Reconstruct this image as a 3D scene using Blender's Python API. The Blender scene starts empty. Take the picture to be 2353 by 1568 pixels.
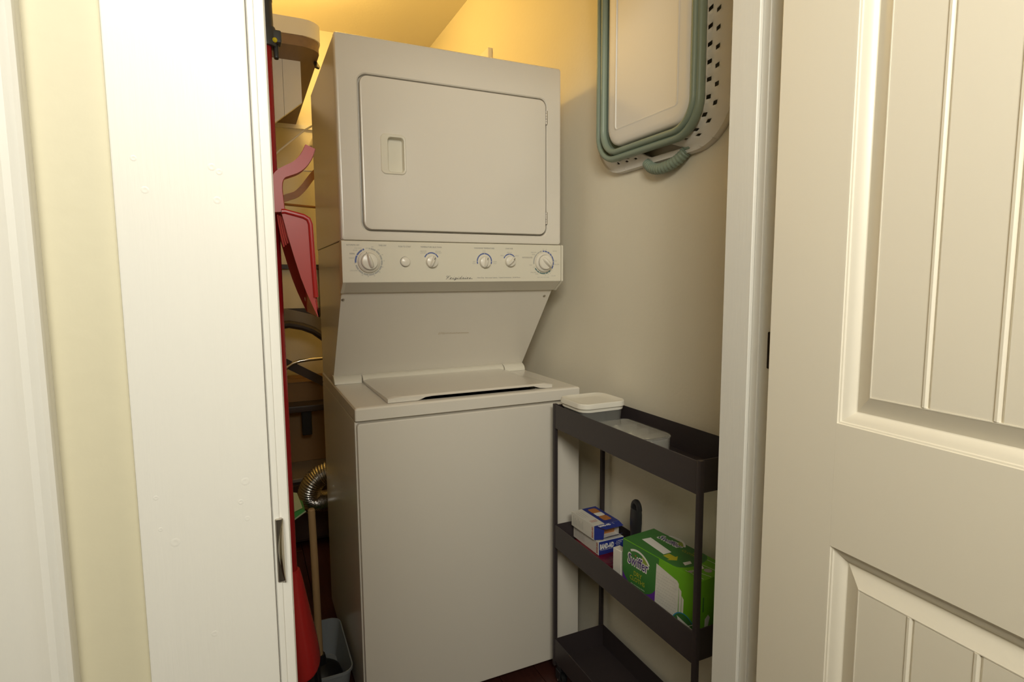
import bpy, bmesh, math, random
from mathutils import Vector, Matrix
from math import sin, cos, pi, radians
random.seed(7)
S = bpy.context.scene
COL = S.collection

# ------------------------------------------------------------------ camera
cam_d = bpy.data.cameras.new('camera')
cam = bpy.data.objects.new('camera', cam_d)
COL.objects.link(cam)
cam_d.sensor_width = 36.0
cam_d.lens = 1321.8 * 36.0 / 2353.0
cam_d.clip_start = 0.02
_r = Vector((0.90675856, -0.4215985, -0.00660377))
_u = Vector((0.0503829, 0.09278559, 0.99441058))
_f = Vector((0.41862928, 0.90202302, -0.10537548))
M = Matrix.Identity(4)
for i in range(3):
    M[i][0] = _r[i]; M[i][1] = _u[i]; M[i][2] = -_f[i]
M[0][3], M[1][3], M[2][3] = -0.24695, -1.50778, 1.23628
cam.matrix_world = M
S.camera = cam

# ------------------------------------------------------------------ world, lights, exposure
w = bpy.data.worlds.new('world'); S.world = w; w.use_nodes = True
w.node_tree.nodes['Background'].inputs[0].default_value = (1.0, 0.95, 0.85, 1)
w.node_tree.nodes['Background'].inputs[1].default_value = 0.03
S.view_settings.view_transform = 'Standard'
S.view_settings.look = 'None'
S.view_settings.exposure = 0.0
S.view_settings.gamma = 1.0
S.view_settings.use_curve_mapping = False


def lamp(name, typ, loc, energy, color, size=0.1, target=None, spread=None):
    d = bpy.data.lights.new(name, typ)
    d.energy = energy; d.color = color
    if typ == 'AREA':
        d.shape = 'DISK'; d.size = size
        if spread: d.spread = math.radians(spread)
    else:
        d.shadow_soft_size = size
    o = bpy.data.objects.new(name, d); COL.objects.link(o); o.location = loc
    if target is not None:
        o.rotation_euler = (Vector(target) - Vector(loc)).to_track_quat('-Z', 'Y').to_euler()
    return o


lamp('hall_bounce_light', 'AREA', (-0.75, -2.45, 2.42), 25.0, (1.0, 0.96, 0.81), 0.9, (0.25, 0.1, 1.90), 122)  # added light, stands in for flash bounced off the hall ceiling
lamp('flash_lamp', 'AREA', (-0.14, -2.05, 1.80), 6.3, (1.0, 0.97, 0.86), 0.35, (0.25, 0.2, 1.45), 140)
lamp('closet_bulb', 'POINT', (0.0, 1.0, 2.40), 12.2, (1.0, 0.64, 0.17), 0.04)

# ------------------------------------------------------------------ materials
MATS = {}


def mat(name, col, rough=0.5, metal=0.0, spec=0.5, var=0.0, vscale=8.0, bump=0.0, bscale=60.0,
        trans=0.0, coat=0.0, stretch=None, ior=1.45, alpha=1.0):
    m = bpy.data.materials.new(name); m.use_nodes = True
    nt = m.node_tree; b = nt.nodes['Principled BSDF']
    b.inputs['Base Color'].default_value = (*col, 1)
    b.inputs['Roughness'].default_value = rough
    b.inputs['Metallic'].default_value = metal
    b.inputs['Specular IOR Level'].default_value = spec
    b.inputs['Transmission Weight'].default_value = trans
    b.inputs['Coat Weight'].default_value = coat
    b.inputs['IOR'].default_value = ior
    b.inputs['Alpha'].default_value = alpha
    if var or bump:
        tc = nt.nodes.new('ShaderNodeTexCoord')
        mp = nt.nodes.new('ShaderNodeMapping')
        nt.links.new(tc.outputs['Object'], mp.inputs['Vector'])
        if stretch:
            mp.inputs['Scale'].default_value = stretch
    if var:
        n = nt.nodes.new('ShaderNodeTexNoise'); n.inputs['Scale'].default_value = vscale
        n.inputs['Detail'].default_value = 5
        nt.links.new(mp.outputs['Vector'], n.inputs['Vector'])
        mx = nt.nodes.new('ShaderNodeMix'); mx.data_type = 'RGBA'
        mx.inputs[6].default_value = (*[c * (1 - var) for c in col], 1)
        mx.inputs[7].default_value = (*[min(1, c * (1 + var)) for c in col], 1)
        nt.links.new(n.outputs['Fac'], mx.inputs[0])
        nt.links.new(mx.outputs[2], b.inputs['Base Color'])
    if bump:
        n2 = nt.nodes.new('ShaderNodeTexNoise'); n2.inputs['Scale'].default_value = bscale
        n2.inputs['Detail'].default_value = 3
        nt.links.new(mp.outputs['Vector'], n2.inputs['Vector'])
        bp = nt.nodes.new('ShaderNodeBump'); bp.inputs['Strength'].default_value = bump
        bp.inputs['Distance'].default_value = 0.002
        nt.links.new(n2.outputs['Fac'], bp.inputs['Height'])
        nt.links.new(bp.outputs['Normal'], b.inputs['Normal'])
    MATS[name] = m
    return m


WALL = mat('beige_wall_paint', (0.80, 0.75, 0.63), 0.6, var=0.03, vscale=3, bump=0.35, bscale=55)
HALLW = mat('cream_wall_paint', (0.68, 0.63, 0.47), 0.55, var=0.02, vscale=3, bump=0.2, bscale=55)
CEIL = mat('ceiling_paint', (0.80, 0.75, 0.63), 0.7, bump=0.3, bscale=70)
TRIM = mat('white_trim_paint', (0.78, 0.76, 0.71), 0.38, var=0.015, vscale=6, bump=0.12, bscale=40, stretch=(6, 6, 0.5))
DOORP = mat('white_door_paint', (0.93, 0.87, 0.75), 0.35, var=0.015, vscale=4, bump=0.05, bscale=90)
ENAM = mat('white_enamel', (0.76, 0.715, 0.64), 0.20, var=0.012, vscale=3, bump=0.03, bscale=160, coat=0.0)
ENAMS = mat('aged_enamel_trim', (0.76, 0.72, 0.62), 0.3)
PANELM = mat('cream_panel_plastic', (0.75, 0.71, 0.60), 0.35)
BEVELM = mat('grey_cream_plastic', (0.66, 0.62, 0.53), 0.4)
KNOBM = mat('white_knob_plastic', (0.80, 0.76, 0.67), 0.25)
DARK = mat('dark_gap', (0.012, 0.010, 0.010), 0.6)
PRINT = mat('grey_print', (0.20, 0.19, 0.19), 0.5)
PRINTL = mat('light_grey_print', (0.42, 0.41, 0.37), 0.5)
LOGO = mat('dark_print', (0.07, 0.06, 0.07), 0.4)
BLUEP = mat('blue_print', (0.105, 0.145, 0.36), 0.5)
GREYP = mat('pale_grey_print', (0.44, 0.43, 0.40), 0.5)
TEALP = mat('teal_print', (0.12, 0.20, 0.20), 0.5)
STAIN = mat('brown_scuff', (0.46, 0.35, 0.19), 0.5)
CHROME = mat('chrome', (0.75, 0.72, 0.68), 0.15, metal=1.0)
STEEL = mat('brushed_steel', (0.55, 0.52, 0.48), 0.32, metal=1.0)
FOIL = mat('foil_duct', (0.40, 0.38, 0.36), 0.26, metal=1.0, bump=1.0, bscale=90)
WFLOOR = mat('dark_red_wood', (0.055, 0.018, 0.014), 0.35, var=0.45, vscale=7, stretch=(8, 0.8, 1), bump=0.1)
CARTM = mat('matte_black_metal', (0.042, 0.033, 0.035), 0.42, bump=0.05, bscale=300)
RUBBER = mat('black_rubber', (0.012, 0.012, 0.013), 0.4)
BLACKP = mat('black_plastic', (0.022, 0.022, 0.024), 0.35)
SLATE = mat('slate_grey_plastic', (0.06, 0.062, 0.065), 0.45)
YELB = mat('yellow_button', (0.75, 0.62, 0.02), 0.4)
REDP = mat('red_plastic', (0.50, 0.024, 0.024), 0.26)
REDPOLE = mat('red_pole_lacquer', (0.36, 0.014, 0.018), 0.22)
REDPAN = mat('pinkish_red_plastic', (0.55, 0.075, 0.07), 0.35)
REDBAG = mat('dark_red_film', (0.16, 0.008, 0.018), 0.2, bump=0.9, bscale=90)
BRIST = mat('black_bristle', (0.015, 0.013, 0.013), 0.7)
WOOD = mat('light_wood', (0.42, 0.27, 0.13), 0.5, var=0.18, vscale=12, stretch=(6, 6, 0.5))
HWOOD = mat('hanger_wood', (0.34, 0.15, 0.04), 0.4, var=0.2, vscale=14, stretch=(1, 6, 6))
SHELFW = mat('white_shelf_laminate', (0.84, 0.82, 0.78), 0.35)
SHELFB = mat('brown_shelf_board', (0.24, 0.16, 0.10), 0.5, var=0.15, vscale=10, stretch=(6, 1, 6))
CHEST = mat('dark_walnut', (0.045, 0.024, 0.017), 0.4, var=0.3, vscale=8, stretch=(1, 6, 6))
CARD = mat('brown_cardboard', (0.27, 0.16, 0.07), 0.7, var=0.06, vscale=6)
STOOLG = mat('grey_vinyl', (0.22, 0.20, 0.18), 0.5)
BINM = mat('grey_bin_plastic', (0.26, 0.28, 0.30), 0.4)
GREENB = mat('sage_green_silicone', (0.24, 0.30, 0.24), 0.42)
WPLAS = mat('white_basket_plastic', (0.76, 0.73, 0.68), 0.45, spec=0.35)
WLID = mat('white_lid_plastic', (0.83, 0.80, 0.72), 0.35)
LIDC = mat('clear_lid', (0.95, 0.95, 0.93), 0.14, trans=0.93, ior=1.15)
CLEAR = mat('clear_plastic', (0.93, 0.92, 0.88), 0.12, trans=0.9, ior=1.25)
FROST = mat('frosted_plastic', (0.90, 0.89, 0.85), 0.22, trans=0.78, ior=1.2)
WHITEC = mat('white_contents', (0.78, 0.74, 0.64), 0.7)
CARTON = mat('white_carton', (0.72, 0.69, 0.63), 0.45)
BLUEC = mat('royal_blue_carton', (0.022, 0.038, 0.25), 0.4)
TANP = mat('tan_print', (0.46, 0.18, 0.05), 0.5)
WHITEP = mat('white_print', (0.82, 0.80, 0.76), 0.5)
REDPR = mat('red_print', (0.50, 0.09, 0.05), 0.5)
GDARK = mat('mid_green_carton', (0.055, 0.20, 0.045), 0.4)
GLIGHT = mat('bright_green_carton', (0.16, 0.46, 0.018), 0.4)
PURPLE = mat('purple_print', (0.13, 0.035, 0.32), 0.45)
YELP = mat('yellow_print', (0.50, 0.46, 0.03), 0.5)
SWOOSH = mat('olive_print', (0.28, 0.36, 0.06), 0.5)
LOGOP = mat('violet_print', (0.07, 0.035, 0.18), 0.5)
CLOTHP = mat('cloth_print', (0.72, 0.70, 0.64), 0.6, var=0.08, vscale=90)
CYANP = mat('cyan_print', (0.05, 0.30, 0.50), 0.5)
PACKG = mat('green_packet', (0.09, 0.42, 0.10), 0.4)
PACKW = mat('pale_green_packet', (0.52, 0.60, 0.38), 0.5)


# ------------------------------------------------------------------ mesh helpers
class MB:
    def __init__(s):
        s.bm = bmesh.new(); s.mats = []

    def mi(s, m):
        if m not in s.mats:
            s.mats.append(m)
        return s.mats.index(m)

    def face(s, pts, m):
        vs = [s.bm.verts.new(p) for p in pts]
        try:
            f = s.bm.faces.new(vs); f.material_index = s.mi(m); return f
        except ValueError:
            return None

    def box(s, lo, hi, m, bev=0.0, seg=2, xf=None):
        t = bmesh.new()
        bmesh.ops.create_cube(t, size=1.0)
        c = [(lo[i] + hi[i]) / 2 for i in range(3)]; d = [hi[i] - lo[i] for i in range(3)]
        for v in t.verts:
            v.co = Vector((c[0] + v.co.x * d[0], c[1] + v.co.y * d[1], c[2] + v.co.z * d[2]))
        if bev > 0:
            bmesh.ops.bevel(t, geom=list(t.edges) + list(t.verts), offset=min(bev, min(d) * 0.49), segments=seg,
                            profile=0.5, affect='EDGES', clamp_overlap=True)
        s.merge(t, m, xf)

    def merge(s, t, m, xf=None):
        k = s.mi(m); mp = {}
        for v in t.verts:
            mp[v] = s.bm.verts.new(xf @ v.co if xf is not None else v.co)
        for f in t.faces:
            try:
                g = s.bm.faces.new([mp[v] for v in f.verts]); g.material_index = k
            except ValueError:
                pass
        t.free()

    def loft(s, loops, m, caps=(True, True), closed=True):
        k = s.mi(m)
        L = [[s.bm.verts.new(p) for p in lp] for lp in loops]
        n = len(L[0])
        for a, b in zip(L[:-1], L[1:]):
            for i in range(n if closed else n - 1):
                j = (i + 1) % n
                try:
                    s.bm.faces.new([a[i], a[j], b[j], b[i]]).material_index = k
                except ValueError:
                    pass
        for cap, lp in zip(caps, (L[0], L[-1])):
            if cap:
                try:
                    s.bm.faces.new(lp).material_index = k
                except ValueError:
                    pass

    def tube(s, path, r, m, seg=10, caps=(True, True), flat=None):
        P = [Vector(p) for p in path]; loops = []
        N = None
        for i, p in enumerate(P):
            t = (P[min(i + 1, len(P) - 1)] - P[max(i - 1, 0)]).normalized()
            if N is None:
                a = Vector((0, 0, 1)) if abs(t.z) < 0.9 else Vector((0, 1, 0))
                N = (a - t * a.dot(t)).normalized()
            else:
                N = (N - t * N.dot(t)).normalized()
            B = t.cross(N)
            rr = r[i] if isinstance(r, (list, tuple)) else r
            loops.append([p + (N * cos(2 * pi * k / seg) + B * sin(2 * pi * k / seg)) * rr for k in range(seg)])
        s.loft(loops, m, caps)

    def lathe(s, c, prof, m, seg=24, axis='Z', caps=(True, True)):
        # prof: list of (radius, height along axis)
        loops = []
        for r, h in prof:
            lp = []
            for k in range(seg):
                a = 2 * pi * k / seg
                if axis == 'Z': lp.append((c[0] + r * cos(a), c[1] + r * sin(a), c[2] + h))
                elif axis == 'Y': lp.append((c[0] + r * cos(a), c[1] - h, c[2] + r * sin(a)))
                else: lp.append((c[0] + h, c[1] + r * cos(a), c[2] + r * sin(a)))
            loops.append(lp)
        s.loft(loops, m, caps)

    def prism(s, pts, vec, m):
        v = Vector(vec)
        a = [Vector(p) for p in pts]
        s.loft([a, [p + v for p in a]], m)


def rrect(u0, u1, v0, v1, r, n=5):
    pts = []
    rs = r if isinstance(r, (list, tuple)) else (r, r, r, r)
    for (cu, cv, a0, rr) in ((u1 - rs[0], v1 - rs[0], 0, rs[0]), (u0 + rs[1], v1 - rs[1], 90, rs[1]),
                             (u0 + rs[2], v0 + rs[2], 180, rs[2]), (u1 - rs[3], v0 + rs[3], 270, rs[3])):
        for k in range(n + 1):
            a = radians(a0 + 90 * k / n)
            pts.append((cu + rr * cos(a), cv + rr * sin(a)))
    return pts


def xz(pts, y): return [Vector((u, y, v)) for u, v in pts]
def xy(pts, z): return [Vector((u, v, z)) for u, v in pts]
def yz(pts, x): return [Vector((x, u, v)) for u, v in pts]


class Frame:
    """Plane in space for flat print: origin, right, up, normal."""
    def __init__(s, O, U, V):
        s.O = Vector(O); s.U = Vector(U).normalized(); s.V = Vector(V).normalized(); s.N = s.U.cross(s.V)

    def p(s, u, v, h=0.0): return s.O + s.U * u + s.V * v + s.N * h

    def poly(s, mb, pts, m, h=0.0003):
        mb.face([s.p(u, v, h) for u, v in pts], m)

    def band(s, mb, c, r0, r1, a0, a1, m, h=0.0003, n=10):
        """arc band, angles in degrees clockwise from up"""
        k = mb.mi(m); prev = None
        for i in range(n + 1):
            a = radians(a0 + (a1 - a0) * i / n)
            q = [mb.bm.verts.new(s.p(c[0] + rr * sin(a), c[1] + rr * cos(a), h)) for rr in (r0, r1)]
            if prev:
                mb.bm.faces.new([prev[0], prev[1], q[1], q[0]]).material_index = k
            prev = q

    def text(s, mb, txt, u0, u1, v, m, h=0.0004, height=None, shear=0.0, bold=0.0, vert=False, res=2):
        """text whose left end is u0, right end u1, centred on v"""
        cu = bpy.data.curves.new('t', 'FONT'); cu.body = txt; cu.size = 1.0
        cu.resolution_u = res; cu.shear = shear; cu.offset = bold; cu.fill_mode = 'BOTH'
        ob = bpy.data.objects.new('t', cu)
        me = bpy.data.meshes.new_from_object(ob)
        xs = [q.co.x for q in me.vertices]; ys = [q.co.y for q in me.vertices]
        x0, x1, y0, y1 = min(xs), max(xs), min(ys), max(ys)
        su = (u1 - u0) / (x1 - x0)
        sv = su if height is None else height / (y1 - y0)
        k = mb.mi(m)
        vs = []
        for q in me.vertices:
            a = u0 + (q.co.x - x0) * su; b = (q.co.y - (y0 + y1) / 2) * sv
            if vert:
                vs.append(mb.bm.verts.new(s.p(v - b, a, h)))
            else:
                vs.append(mb.bm.verts.new(s.p(a, v + b, h)))
        for f in me.polygons:
            try:
                mb.bm.faces.new([vs[i] for i in f.vertices]).material_index = k
            except ValueError:
                pass
        bpy.data.objects.remove(ob); bpy.data.curves.remove(cu); bpy.data.meshes.remove(me)

    def stroke(s, mb, pts, wd, m, h=0.0004):
        k = mb.mi(m); P = [Vector(p) for p in pts]; prev = None
        for i, p in enumerate(P):
            t = (P[min(i + 1, len(P) - 1)] - P[max(i - 1, 0)]).normalized()
            n = Vector((-t.y, t.x)) * wd / 2
            q = [mb.bm.verts.new(s.p(*(p + n), h)), mb.bm.verts.new(s.p(*(p - n), h))]
            if prev:
                mb.bm.faces.new([prev[0], prev[1], q[1], q[0]]).material_index = k
            prev = q


def root_loc(o):
    v = Vector((0, 0, 0))
    while o is not None:
        v += o.location; o = o.parent
    return v


def obj(name, mb, parent=None, smooth=True, ang=32, **props):
    bmesh.ops.remove_doubles(mb.bm, verts=mb.bm.verts, dist=1e-6)
    bmesh.ops.recalc_face_normals(mb.bm, faces=mb.bm.faces)
    me = bpy.data.meshes.new(name)
    off = root_loc(parent)
    for v in mb.bm.verts:
        v.co -= off
    mb.bm.to_mesh(me); mb.bm.free()
    for m in mb.mats:
        me.materials.append(m)
    if smooth:
        me.polygons.foreach_set('use_smooth', [True] * len(me.polygons))
        me.set_sharp_from_angle(angle=radians(ang))
    o = bpy.data.objects.new(name, me); COL.objects.link(o)
    if smooth:
        wn = o.modifiers.new('weighted', 'WEIGHTED_NORMAL'); wn.keep_sharp = True; wn.weight = 90
    if parent is not None:
        o.parent = parent
    for k, v in props.items():
        o[k] = v
    return o


def thing(name, loc, label, category, group=None):
    o = bpy.data.objects.new(name, None); COL.objects.link(o); o.location = loc
    o.empty_display_size = 0.05
    o['label'] = label; o['category'] = category
    if group: o['group'] = group
    return o


def flat(name, mb, parent, **props):
    """print layers: normals kept as built"""
    me = bpy.data.meshes.new(name); off = root_loc(parent)
    for v in mb.bm.verts: v.co -= off
    mb.bm.to_mesh(me); mb.bm.free()
    for m in mb.mats: me.materials.append(m)
    o = bpy.data.objects.new(name, me); COL.objects.link(o); o.parent = parent
    for k, v in props.items(): o[k] = v
    return o


# ================================================================== SETTING
YB, XL, XR, ZC = 1.75, -0.30, 0.762, 2.53     # closet back, left, right, ceiling
Y1, Y2 = -0.879, -0.764                        # hall side / closet side of the front wall
J0, J1 = -0.214, 0.50                          # clear opening of the doorway
HY = -4.20


def struct(name, mb, **p):
    return obj(name, mb, kind='structure', **p)


m = MB(); m.box((-1.7, HY - .1, -.06), (1.7, YB + .1, -.012), WFLOOR); floor = struct('floor', m)
plank_me = {}
x = -1.62
while x < 1.6:
    y = HY + random.uniform(0, .5) - .6
    while y < YB:
        L = random.choice((.9, 1.1, 1.3))
        a, b = max(y, HY), min(y + L, YB)
        if b - a > .02:
            t = MB(); t.box((x + .0008, a + .0008, -.012), (x + .1192, b - .0008, random.uniform(-.0006, 0)), WFLOOR, .0015, 1)
            obj('plank', t, floor)
        y += L
    x += .12
m = MB(); m.box((-1.7, HY - .1, ZC), (1.7, YB + .1, ZC + .1), CEIL); struct('ceiling', m)
m = MB(); m.box((XR, Y2, -.012), (XR + .1, YB, ZC), WALL); struct('wall_right', m)
m = MB(); m.box((XL - .1, Y2, -.012), (XL, YB, ZC), WALL); struct('wall_left', m)
m = MB(); m.box((XL - .1, YB, -.012), (XR + .1, YB + .1, ZC), WALL); struct('wall_back', m)
m = MB()
m.box((-1.7, Y1, -.012), (J0 - .018, Y2, ZC), HALLW)
m.box((J1 + .018, Y1, -.012), (1.7, Y2, ZC), HALLW)
m.box((J0 - .018, Y1, 2.06), (J1 + .018, Y2, ZC), HALLW)
struct('wall_front', m)
m = MB(); m.box((-1.7, HY - .1, -.012), (1.7, HY, ZC), HALLW); struct('wall_rear', m)
m = MB(); m.box((-1.7, HY, -.012), (-1.6, Y1, ZC), HALLW); struct('wall_west', m)
m = MB(); m.box((1.6, HY, -.012), (1.7, Y1, ZC), HALLW); struct('wall_east', m)

# left casing (flat board with old nail dimples), jamb, head, neighbouring casing
m = MB(); m.box((-0.346, Y1 - .018, 0), (-0.2326, Y1, 2.12), TRIM, .002, 2)
tr = struct('trim_1', m)
random.seed(3)
for (dx, dz) in ((-.329, 1.345), (-.322, 1.318), (-.262, 1.338), (-.268, 1.342), (-.265, 1.312),
                 (-.331, 1.036), (-.329, 1.005), (-.255, 1.040), (-.260, 1.020), (-.255, 1.002), (-.318, .99), (-.29, .89)):
    d = MB(); r = random.uniform(.0017, .0034)
    d.lathe((dx, Y1 - .018, dz), [(r * 1.5, -.0001), (r, .00022), (r * .6, .0001), (.0001, .00005)], TRIM, 10, 'Y')
    obj('filled_nail_hole', d, tr)
m = MB(); m.box((-0.2325, Y1 - .0135, 0), (J0 - .0022, Y2, 2.06), TRIM, .0018, 2)
m.box((-0.2315, Y1 - .0155, 0), (-0.2255, Y1 - .011, 2.06), TRIM, .0012, 2)
m.box((J0 - .0030, Y1 + .045, 0), (J0 + .0015, Y1 + .108, 2.05), TRIM, .001, 1)
tr = struct('trim_2', m)
# strike plate: flat leaf plus curled lip
m = MB()
m.box((-.2300, Y1 - .0178, .928), (-.2228, Y1 - .0130, .996), STEEL, .001, 1)
sec = [(-.2285, -.0085), (-.2272, -.0112), (-.2250, -.0124), (-.2228, -.0112), (-.2218, -.0085)]
lp = []
for k in range(13):
    z = .927 + .069 * k / 12; q = max(0, sin(pi * k / 12)) ** .8
    lp.append([Vector((-.2222 + (a + .2222) * (.08 + .92 * q), Y1 - .0178 + (b + .0085) * q, z)) for a, b in sec])
m.loft(lp, CHROME)
obj('strike_plate', m, tr)
m = MB(); m.box((J1, Y1 - .002, 0), (J1 + .018, Y2, 2.06), TRIM, .002, 2); tr = struct('trim_3', m)
m = MB(); m.box((J1 - .010, -.829, 0), (J1 + .001, -.772, 2.05), TRIM, .0012, 1); obj('door_stop', m, tr)
m = MB(); m.box((J1 - .0045, -.8445, 0), (J1 + .001, -.8292, 2.05), TRIM, .0012, 1); obj('stop_strip', m, tr)
m = MB(); m.box((J1 - .0015, -.7717, 0), (J1 + .001, -.7655, 2.05), TRIM, .001, 1); obj('caulk_bead', m, tr)
m = MB(); m.box((J1 - .003, -.879, 1.094), (J1 + .001, -.8595, 1.153), mat('dark_bronze', (.03, .02, .015), .4, metal=.6), .004, 2)
obj('hinge_leaf', m, tr)
m = MB(); m.box((J0 - .018, Y1, 2.05), (J1 + .018, Y2, 2.07), TRIM, .001, 1)
m.box((-.346, Y1 - .018, 2.055), (J1 + .13, Y1, 2.17), TRIM, .002, 1)
struct('trim_4', m)
m = MB(); m.box((J1 + .02, Y1 - .018, 0), (J1 + .13, Y1, 2.055), TRIM, .002, 1); struct('trim_5', m)
# neighbouring moulded casing at far left
m = MB()
prof = [(-.53, 0), (-.53, .020), (-.440, .020), (-.432, .019), (-.426, .016), (-.422, .013), (-.4165, .013), (-.413, .0155),
        (-.409, .0165), (-.4055, .0145), (-.404, .010), (-.404, 0)]
m.loft([[Vector((a, Y1 - b, z)) for a, b in prof] for z in (0, 2.1)], TRIM)
struct('trim_6', m)

# door, opened into the hall; local frame s = distance from hinge edge, d = depth behind the seen face
DH = Vector((.4636, -.893, 0)); th = radians(3)
DS = Vector((-sin(th), -cos(th), 0)); DN = Vector((cos(th), -sin(th), 0))   # DN points away from viewer


def dp(s, d, z): return DH + DS * s + DN * d + Vector((0, 0, z))


door = thing('door_1', DH, 'white panelled closet door standing open beside the right jamb', 'door')
del door['label']; del door['category']; door['kind'] = 'structure'
WD, HD = .71, 2.03
panels = [(.1187, WD - .1187, 1.0446, 1.92), (.1187, WD - .1187, .24, .8747)]


def dbox(mb, s0, s1, z0, z1, d0, d1, bev=0.0015):
    t = bmesh.new(); bmesh.ops.create_cube(t, size=1)
    for v in t.verts:
        v.co = Vector((s0 + (v.co.x + .5) * (s1 - s0), d0 + (v.co.y + .5) * (d1 - d0), z0 + (v.co.z + .5) * (z1 - z0)))
    if bev: bmesh.ops.bevel(t, geom=list(t.edges), offset=bev, segments=2, profile=.5, affect='EDGES')
    for v in t.verts: v.co = dp(*v.co)
    mb.merge(t, DOORP)


for (nm, s0, s1, z0, z1) in (('stile', 0, .1187, .01, HD), ('stile', WD - .1187, WD, .01, HD),):
    m = MB(); dbox(m, s0, s1, z0, z1, 0, .035); obj(nm, m, door)
m = MB()
dbox(m, .1180, WD - .1180, .01, .24, 0, .035, 0); obj('bottom_rail', m, door)
m = MB(); dbox(m, .1180, WD - .1180, .8747, 1.0446, 0, .035, 0); obj('lock_rail', m, door)
m = MB(); dbox(m, .1180, WD - .1180, 1.92, HD, 0, .035, 0); obj('top_rail', m, door)
for (s0, s1, z0, z1) in panels:
    # sticking: small quirk, rounded bead, then a long slope down to the panel
    pr = [(0, 0), (.0006, .0018), (.0026, .0022), (.0036, .0042), (.009, .0060), (.0135, .0090), (.0168, .0130), (.0180, .0134), (.0405, .0032), (.0412, .0026), (.0424, .0026), (.0428, .0080)]
    loops = []
    for o, d in pr:
        loops.append([dp(s0 + o, d, z0 + o), dp(s1 - o, d, z0 + o), dp(s1 - o, d, z1 - o), dp(s0 + o, d, z1 - o)])
    m = MB(); m.loft(loops, DOORP, (False, False)); obj('panel_moulding', m, door, ang=24)
    # boards with V-joints
    edges = [s0 + .0426, .2290, .3012, .3734, .4456, .5178, s1 - .0426]
    for a, b in zip(edges[:-1], edges[1:]):
        m = MB()
        c = .0032
        L0 = a == edges[0]; R0 = b == edges[-1]
        sec = [(a, .0036 if L0 else .0062), (a + (0 if L0 else c), .0032), (b - (0 if R0 else .001), .0032), (b, .0036 if R0 else .0062), (b, .024), (a, .024)]
        m.loft([[dp(q, d, z) for q, d in sec] for z in (z0 + .0425, z1 - .0425)], DOORP)
        obj('board', m, door)
        if not R0:   # little raised bead beside each joint
            m = MB()
            sec = [(b - .0062, .0033), (b - .0050, .0018), (b - .0022, .0016), (b - .0008, .0034)]
            m.loft([[dp(q, d, z) for q, d in sec] for z in (z0 + .0428, z1 - .0428)], DOORP)
            obj('joint_bead', m, door)
m = MB()
m.tube([dp(WD - .07, -.0, 1.0), dp(WD - .07, -.02, 1.0), dp(WD - .07, -.034, 1.0), dp(WD - .07, -.05, 1.0), dp(WD - .07, -.06, 1.0)],
       [.026, .010, .012, .027, .016], STEEL, 18); obj('door_knob', m, door)

# closet lamp holder and added housing for the hall bounce light (above the frame)
t = thing('lamp_holder', (0.0, 1.0, ZC), 'white ceiling lamp holder above the laundry unit', 'lamp')
m = MB(); m.lathe((0.0, 1.0, ZC), [(.055, 0), (.055, -.012), (.028, -.03), (.024, -.07)], SHELFW, 20); obj('socket', m, t)
t = thing('bounce_light_housing', (-.75, -2.45, ZC), 'added round housing for the bounce light in the hall', 'lamp')
m = MB(); m.lathe((-.75, -2.45, ZC), [(.47, 0), (.47, -.05), (.46, -.09)], SHELFW, 32); obj('housing', m, t)

# ================================================================== LAUNDRY UNIT
W = .686
U = thing('laundry_center', (W / 2, .34, 0), 'white stacked washer and dryer unit standing in the middle of the closet', 'washer dryer')
m = MB(); m.box((0, .016, .022), (W, .686, .868), ENAM, .004, 2)
for z in (.12, .45, .78):
    pass
obj('washer_cabinet', m, U)
m = MB(); L = rrect(.004, W - .002, .030, .8635, .010, 4)
Li = rrect(.009, W - .007, .035, .8585, .008, 4)
m.loft([xz(L, .017), xz(L, .005), xz(rrect(.0055, W - .0035, .0315, .862, .009, 4), .0015), xz(Li, 0)], ENAM)
obj('front_panel', m, U)
for (fx, fy) in ((.05, .06), (W - .05, .06), (.05, .62), (W - .05, .62)):
    m = MB(); m.lathe((fx, fy, 0), [(.018, 0), (.018, .010), (.008, .011), (.008, .024)], RUBBER, 12); obj('levelling_foot', m, U)
# washer top deck with the tub opening
m = MB()
out = rrect(0, W, 0, .686, .006, 4); inn = rrect(.185, .548, .027, .372, .012, 4)
o2 = rrect(.003, W - .003, .003, .683, .006, 4); o3 = rrect(.009, W - .009, .009, .677, .006, 4)
m.loft([xy(inn, .871), xy(out, .871), xy(out, .900), xy(o2, .9045), xy(o3, .9065), xy(inn, .9065), xy(inn, .871)], ENAM, (False, False))
obj('washer_top', m, U)
m = MB(); m.loft([xy(rrect(.187, .546, .029, .370, .012, 4), z) for z in (.869, .9)], DARK, (True, False)); obj('tub_opening', m, U)
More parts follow.
